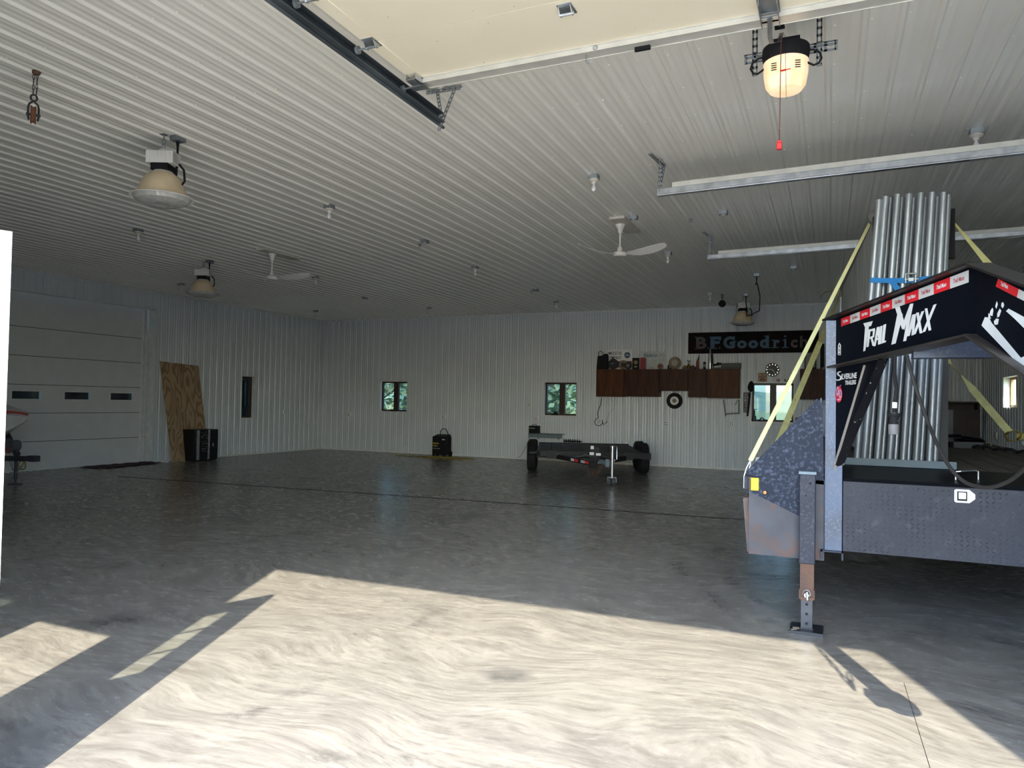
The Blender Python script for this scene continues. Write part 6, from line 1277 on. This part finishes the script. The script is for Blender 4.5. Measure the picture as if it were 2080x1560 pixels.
# yellow straps
GR = 'ratchet straps'
t = thing('tie_down_strap', 'pale yellow strap from the load top down to the left front corner of the trailer', 'strap', (0, 6.5, 2), group=GR)
p_top = Vector((lx1 - .05, 7.60, zt1 + .02)); p_top = P(1773, 441, 'y', 7.6); p_bot = P(1524, 936, 'y', 6.05)
b = B(); b.ribbon([Vector((lx1 + .3, 7.6, zt1 + .055)), Vector((lx1 + .02, 7.6, zt1 + .05)), p_top, p_top.lerp(p_bot, .5), p_bot], .036, .003, [(0, 1, 0), (0, 1, 0), (.5, .85, 0), (.85, .5, 0), (1, .1, 0)], ); obj('webbing', b, mat('bright_yellow_webbing', (0.80, 0.78, 0.42), .8, 0, (0.72, 0.70, 0.36), 9, bump=.15, bscale=160), t)
b = B(); p_e = Vector((xl_ - .03, 6.02, 1.10)); b.tube([p_bot, p_bot.lerp(p_e, .5) + Vector((.012, 0, .02)), p_e], .005, 6); b.tube([p_bot, p_bot.lerp(p_e, .5) - Vector((.016, 0, 0)), p_e - Vector((.02, 0, 0)), p_e - Vector((.022, 0, .1))], .006, 6); b.tube([p_bot + Vector((.02, 0, 0)), p_bot + Vector((.01, 0, -.02)), p_bot - Vector((.01, 0, .01)), p_bot], .005, 6); obj('wire_hook', b, galv, t)
b = B(); cb = [P(px, py, 'y', 6.1) for px, py in ((1535, 929), (1556, 929), (1556, 938), (1538, 953), (1528, 962), (1512, 962), (1516, 957), (1530, 949), (1535, 940))]; b.prism(cb, (0, .03, 0)); obj('corner_protector', b, mat('pale_grey_plastic', (0.36, 0.40, 0.41), .5), t)
t = thing('tie_down_strap', 'second yellow strap, darker, running down behind the triangular wing from the load rear', 'strap', (0, 9, 2), group=GR)
q0 = P(1703, 606, 'y', 11.4); q1 = P(1568, 928, 'y', 8.6); mid = P(1672, 690, 'y', 10.6)
b = B(); b.ribbon([Vector((lx2 + .3, 11.4, zt2 + .06)), Vector((lx2, 11.4, zt2 + .055)), q0, q0.lerp(q1, .33), q0.lerp(q1, .66), q1], .070, .003, [(0, 1, 0), (0, 1, 0), (.2, 1, 0), (.85, .4, 0), (1, .0, 0), (.6, .7, 0)]); obj('webbing', b, strapy, t)
b = B(); b.ribbon([q0 + Vector((.02, 0, .03)), q0 + Vector((-.08, 0, .11)), q0 + Vector((-.18, 0, .10)), q0 + Vector((-.24, 0, .03))], .07, .003, (0, 1, 0)); obj('loose_end', b, mat('golden_webbing', (0.45, 0.36, 0.10), .8), t)
b = B(); e = q1 - q0
for k in range(7): m = q0.lerp(q1, .70 + k * .028); b.bar(m - e.normalized() * .03 + Vector((0, -.003, 0)), m + e.normalized() * .03 + Vector((0, -.003, 0)), .018, .002, (0, 1, 0))
obj('printed_marks', b, blackm, t)
t = thing('tie_down_strap', 'yellow strap running from the load top down behind the neck at right', 'strap', (1.2, 7.6, 3), group=GR)
a, c = P(1937, 452, 'y', 7.65), P(2012, 541, 'y', 7.65); e = a + (c - a) * 4.3; e.z = max(e.z, 1.13)
b = B(); b.ribbon([(lx1 + wdt - .3, 7.65, zt1 + .055), (lx1 + wdt + .02, 7.65, zt1 + .055), a, c, a + (c - a) * 3.4], .055, .003, [(0, 1, 0), (0, 1, 0), (.5, .8, 0), (.9, -.3, .5), (.9, -.3, .5)]); obj('webbing', b, strapy, t)
t = thing('tie_down_strap', 'twisted yellow strap with a knotted end above the deck at far right', 'strap', (1.6, 9.6, 1.8), group=GR)
a, c = P(1922, 728, 'y', 9.4), P(2050, 878, 'y', 9.4); z0_ = P(1905, 690, 'y', 9.4)
b = B(); b.ribbon([z0_, a, a.lerp(c, .08), a.lerp(c, .22), a.lerp(c, .42), a.lerp(c, .7), c], .075, .003, [(1, 0, .3), (1, 0, .5), (.4, .8, 0), (.05, 1, 0), (.8, -.2, .5), (.9, -.2, .5), (.9, -.2, .5)]); obj('webbing', b, strapy, t)
b = B(); b.ribbon([c + Vector((.02, 0, .02)), c + Vector((-.05, -.03, -.03)), c + Vector((-.02, -.05, -.09)), c + Vector((.06, -.05, -.09)), c + Vector((.12, -.02, -.02)), c + Vector((.05, .02, .02))], .08, .004, [(0, 1, .3), (.3, 1, 0), (0, 1, -.3), (0, 1, 0), (.3, 1, 0), (0, 1, 0)]); b.ball(c + Vector((.10, 0, -.04)), .045, 10); obj('knot', b, mat('golden_webbing', (0, 0, 0)), t)
b = B(); k0 = c + Vector((.12, 0, -.10)); b.ball(k0, .035, 10); b.bar(k0, k0 + Vector((.16, 0, -.15)), .05, .05); b.bar(k0 + Vector((.04, 0, .03)), k0 + Vector((.20, 0, -.10)), .02, .02); b.tube([k0 + Vector((.15, 0, -.14)), k0 + Vector((.19, 0, -.20)), (2.30, 9.4, 1.12)], .012, 7); obj('ratchet', b, galvd, t)
# deck clutter
a, c = P(1908, 882, 'y', 12.0), P(1954, 917, 'y', 12.0)
t = thing('grey_step_box', 'blue-grey box with a square recess on the trailer deck', 'box', ((a.x + c.x) / 2, 12.1, DK)); x0, x1 = a.x - .05, c.x; zt_ = a.z; b = B(); fr_ = .07; zb0 = DK + .132
b.box(x0, x0 + fr_, 12.0, 12.5, zb0, zt_); b.box(x1 - fr_, x1, 12.0, 12.5, zb0, zt_); b.box(x0, x1, 12.0, 12.5, zt_ - .10, zt_); b.box(x0, x1, 12.0, 12.5, zb0, zb0 + .04); b.box(x0, x1, 12.07, 12.5, zb0, zt_ - .02); bev(obj('box_body', b, mat('dark_blue_grey_plastic', (0.050, 0.066, 0.088), .5), t), .006)
t = thing('plank_stack', 'flat grey block with a dark slot lying on the trailer deck under the blue-grey box', 'block', (1.6, 11.9, DK)); a, c = P(1903, 920, 'y', 11.6), P(1999, 934, 'y', 11.6); b = B(); zz0, zz1 = DK, DK + .13
b.box(a.x, c.x, 11.6, 12.6, zz0 + .085, zz1); b.box(c.x - .36, c.x, 11.6, 12.6, zz0, zz1); b.box(a.x, a.x + .05, 11.6, 12.6, zz0, zz1); b.box(a.x, c.x, 11.8, 12.6, zz0, zz1); bev(obj('block_body', b, mat('weathered_grey_block', (0.15, 0.155, 0.155), .7), t), .004); b = B(); b.box(a.x + .06, c.x - .37, 11.79, 11.8, zz0, zz0 + .085); obj('dark_slot', b, blackm, t)
b = B(); b.box(1.55, 2.15, 12.9, 13.4, DK, DK + .07); b.box(1.6, 2.1, 12.9, 13.3, DK + .07, DK + .12); tag(obj('plank_pile', b, mat('dark_planks', (0.05, 0.052, 0.048), .8)), 'small dark plank pile behind the grey block on the deck', 'planks')
pts = [P(1956, 894, 'y', 12.8), P(1970, 902, 'y', 12.8), P(1978, 905, 'y', 12.8)]
b = B(); b.tube(pts, .012, 6); q_ = P(1983, 908, 'y', 12.8)
for k in range(4): b.tube([q_ + Vector((.07 * math.cos(a) * (1 + .2 * k), .03 * k, .025 * math.sin(a) * (1 + .2 * k))) for a in [j * PI / 5 for j in range(10)]], .012, 5, True)
b.tube([q_ + Vector((.08, 0, 0)), q_ + Vector((.13, 0, -.03)), Vector((q_.x + .2, 12.8, DK + .02))], .012, 5)
tag(obj('yellow_rope', b, mat('yellow_rope', (0.45, 0.42, 0.14), .8)), 'yellow rope bundled on the deck behind the blue-grey box', 'rope')
q_ = P(2005, 925, 'y', 11.0); b = B()
pr_ = None
for k in range(7): x = 1.78 + k * .075; y = 11.5 - k * .25; b.tube([(x, y, DK + .024 + .03 * (k % 2)), (x + .05, y - .1, DK + .05), (x + .08, y - .24, DK + .024)], .02, 6)
tag(obj('black_chain_pile', b, dkg), 'dark tangled chain lying on the deck right of the grey block', 'chain')

# ================================================================== OUTSIDE THE WINDOWS
def tree(x, y, h, r, lm, label, seed, bare=False):
    rr = random.Random(seed); t = thing('tree', label, 'tree', (x, y, -.05), group='trees outside the back windows')
    b = B(); b.cyl((x, y, -.05), (x + .2, y, h * .8), .16, 10, .05)
    for k in range(7): z = h * (.25 + .08 * k); a = rr.uniform(0, 6.3); b.tube([(x, y, z), (x + r * .5 * math.cos(a), y + r * .5 * math.sin(a), z + .5), (x + r * .8 * math.cos(a), y + r * .8 * math.sin(a), z + .7)], .04, 5)
    obj('trunk', b, barkm, t); b = B()
    for k in range(1700):
        a = rr.uniform(0, 2 * PI); u = rr.random() ** .5; z = h * rr.uniform(.14, 1.0); q = r * u * (1.05 - .65 * abs(z / h - .45) * 1.6); c = Vector((x + q * math.cos(a), y + q * math.sin(a), z)); s = rr.uniform(.10, .24)
        d1 = Vector((rr.uniform(-1, 1), rr.uniform(-1, 1), rr.uniform(-.6, .6))).normalized() * s; d2_ = d1.cross(Vector((rr.uniform(-1, 1), rr.uniform(-1, 1), 1))).normalized() * s * .6
        b.add([c - d1, c + d2_, c + d1, c - d2_], [(0, 1, 2, 3)])
    obj('foliage', b, lm, t)
tree(-16.9, 24.9, 6.2, 2.2, leafm2, 'pale feathery tree seen in the left pane of the left back window', 3)
tree(-19.0, 33.5, 7.2, 2.6, leafm, 'green tree seen in the right pane of the left back window', 5)
tree(-12.6, 34, 8.0, 2.9, leafm, 'green tree seen in the left pane of the middle back window', 8)
tree(-9.9, 27.5, 6.6, 2.5, leafm2, 'pale leafy tree seen in the right pane of the middle back window', 11)
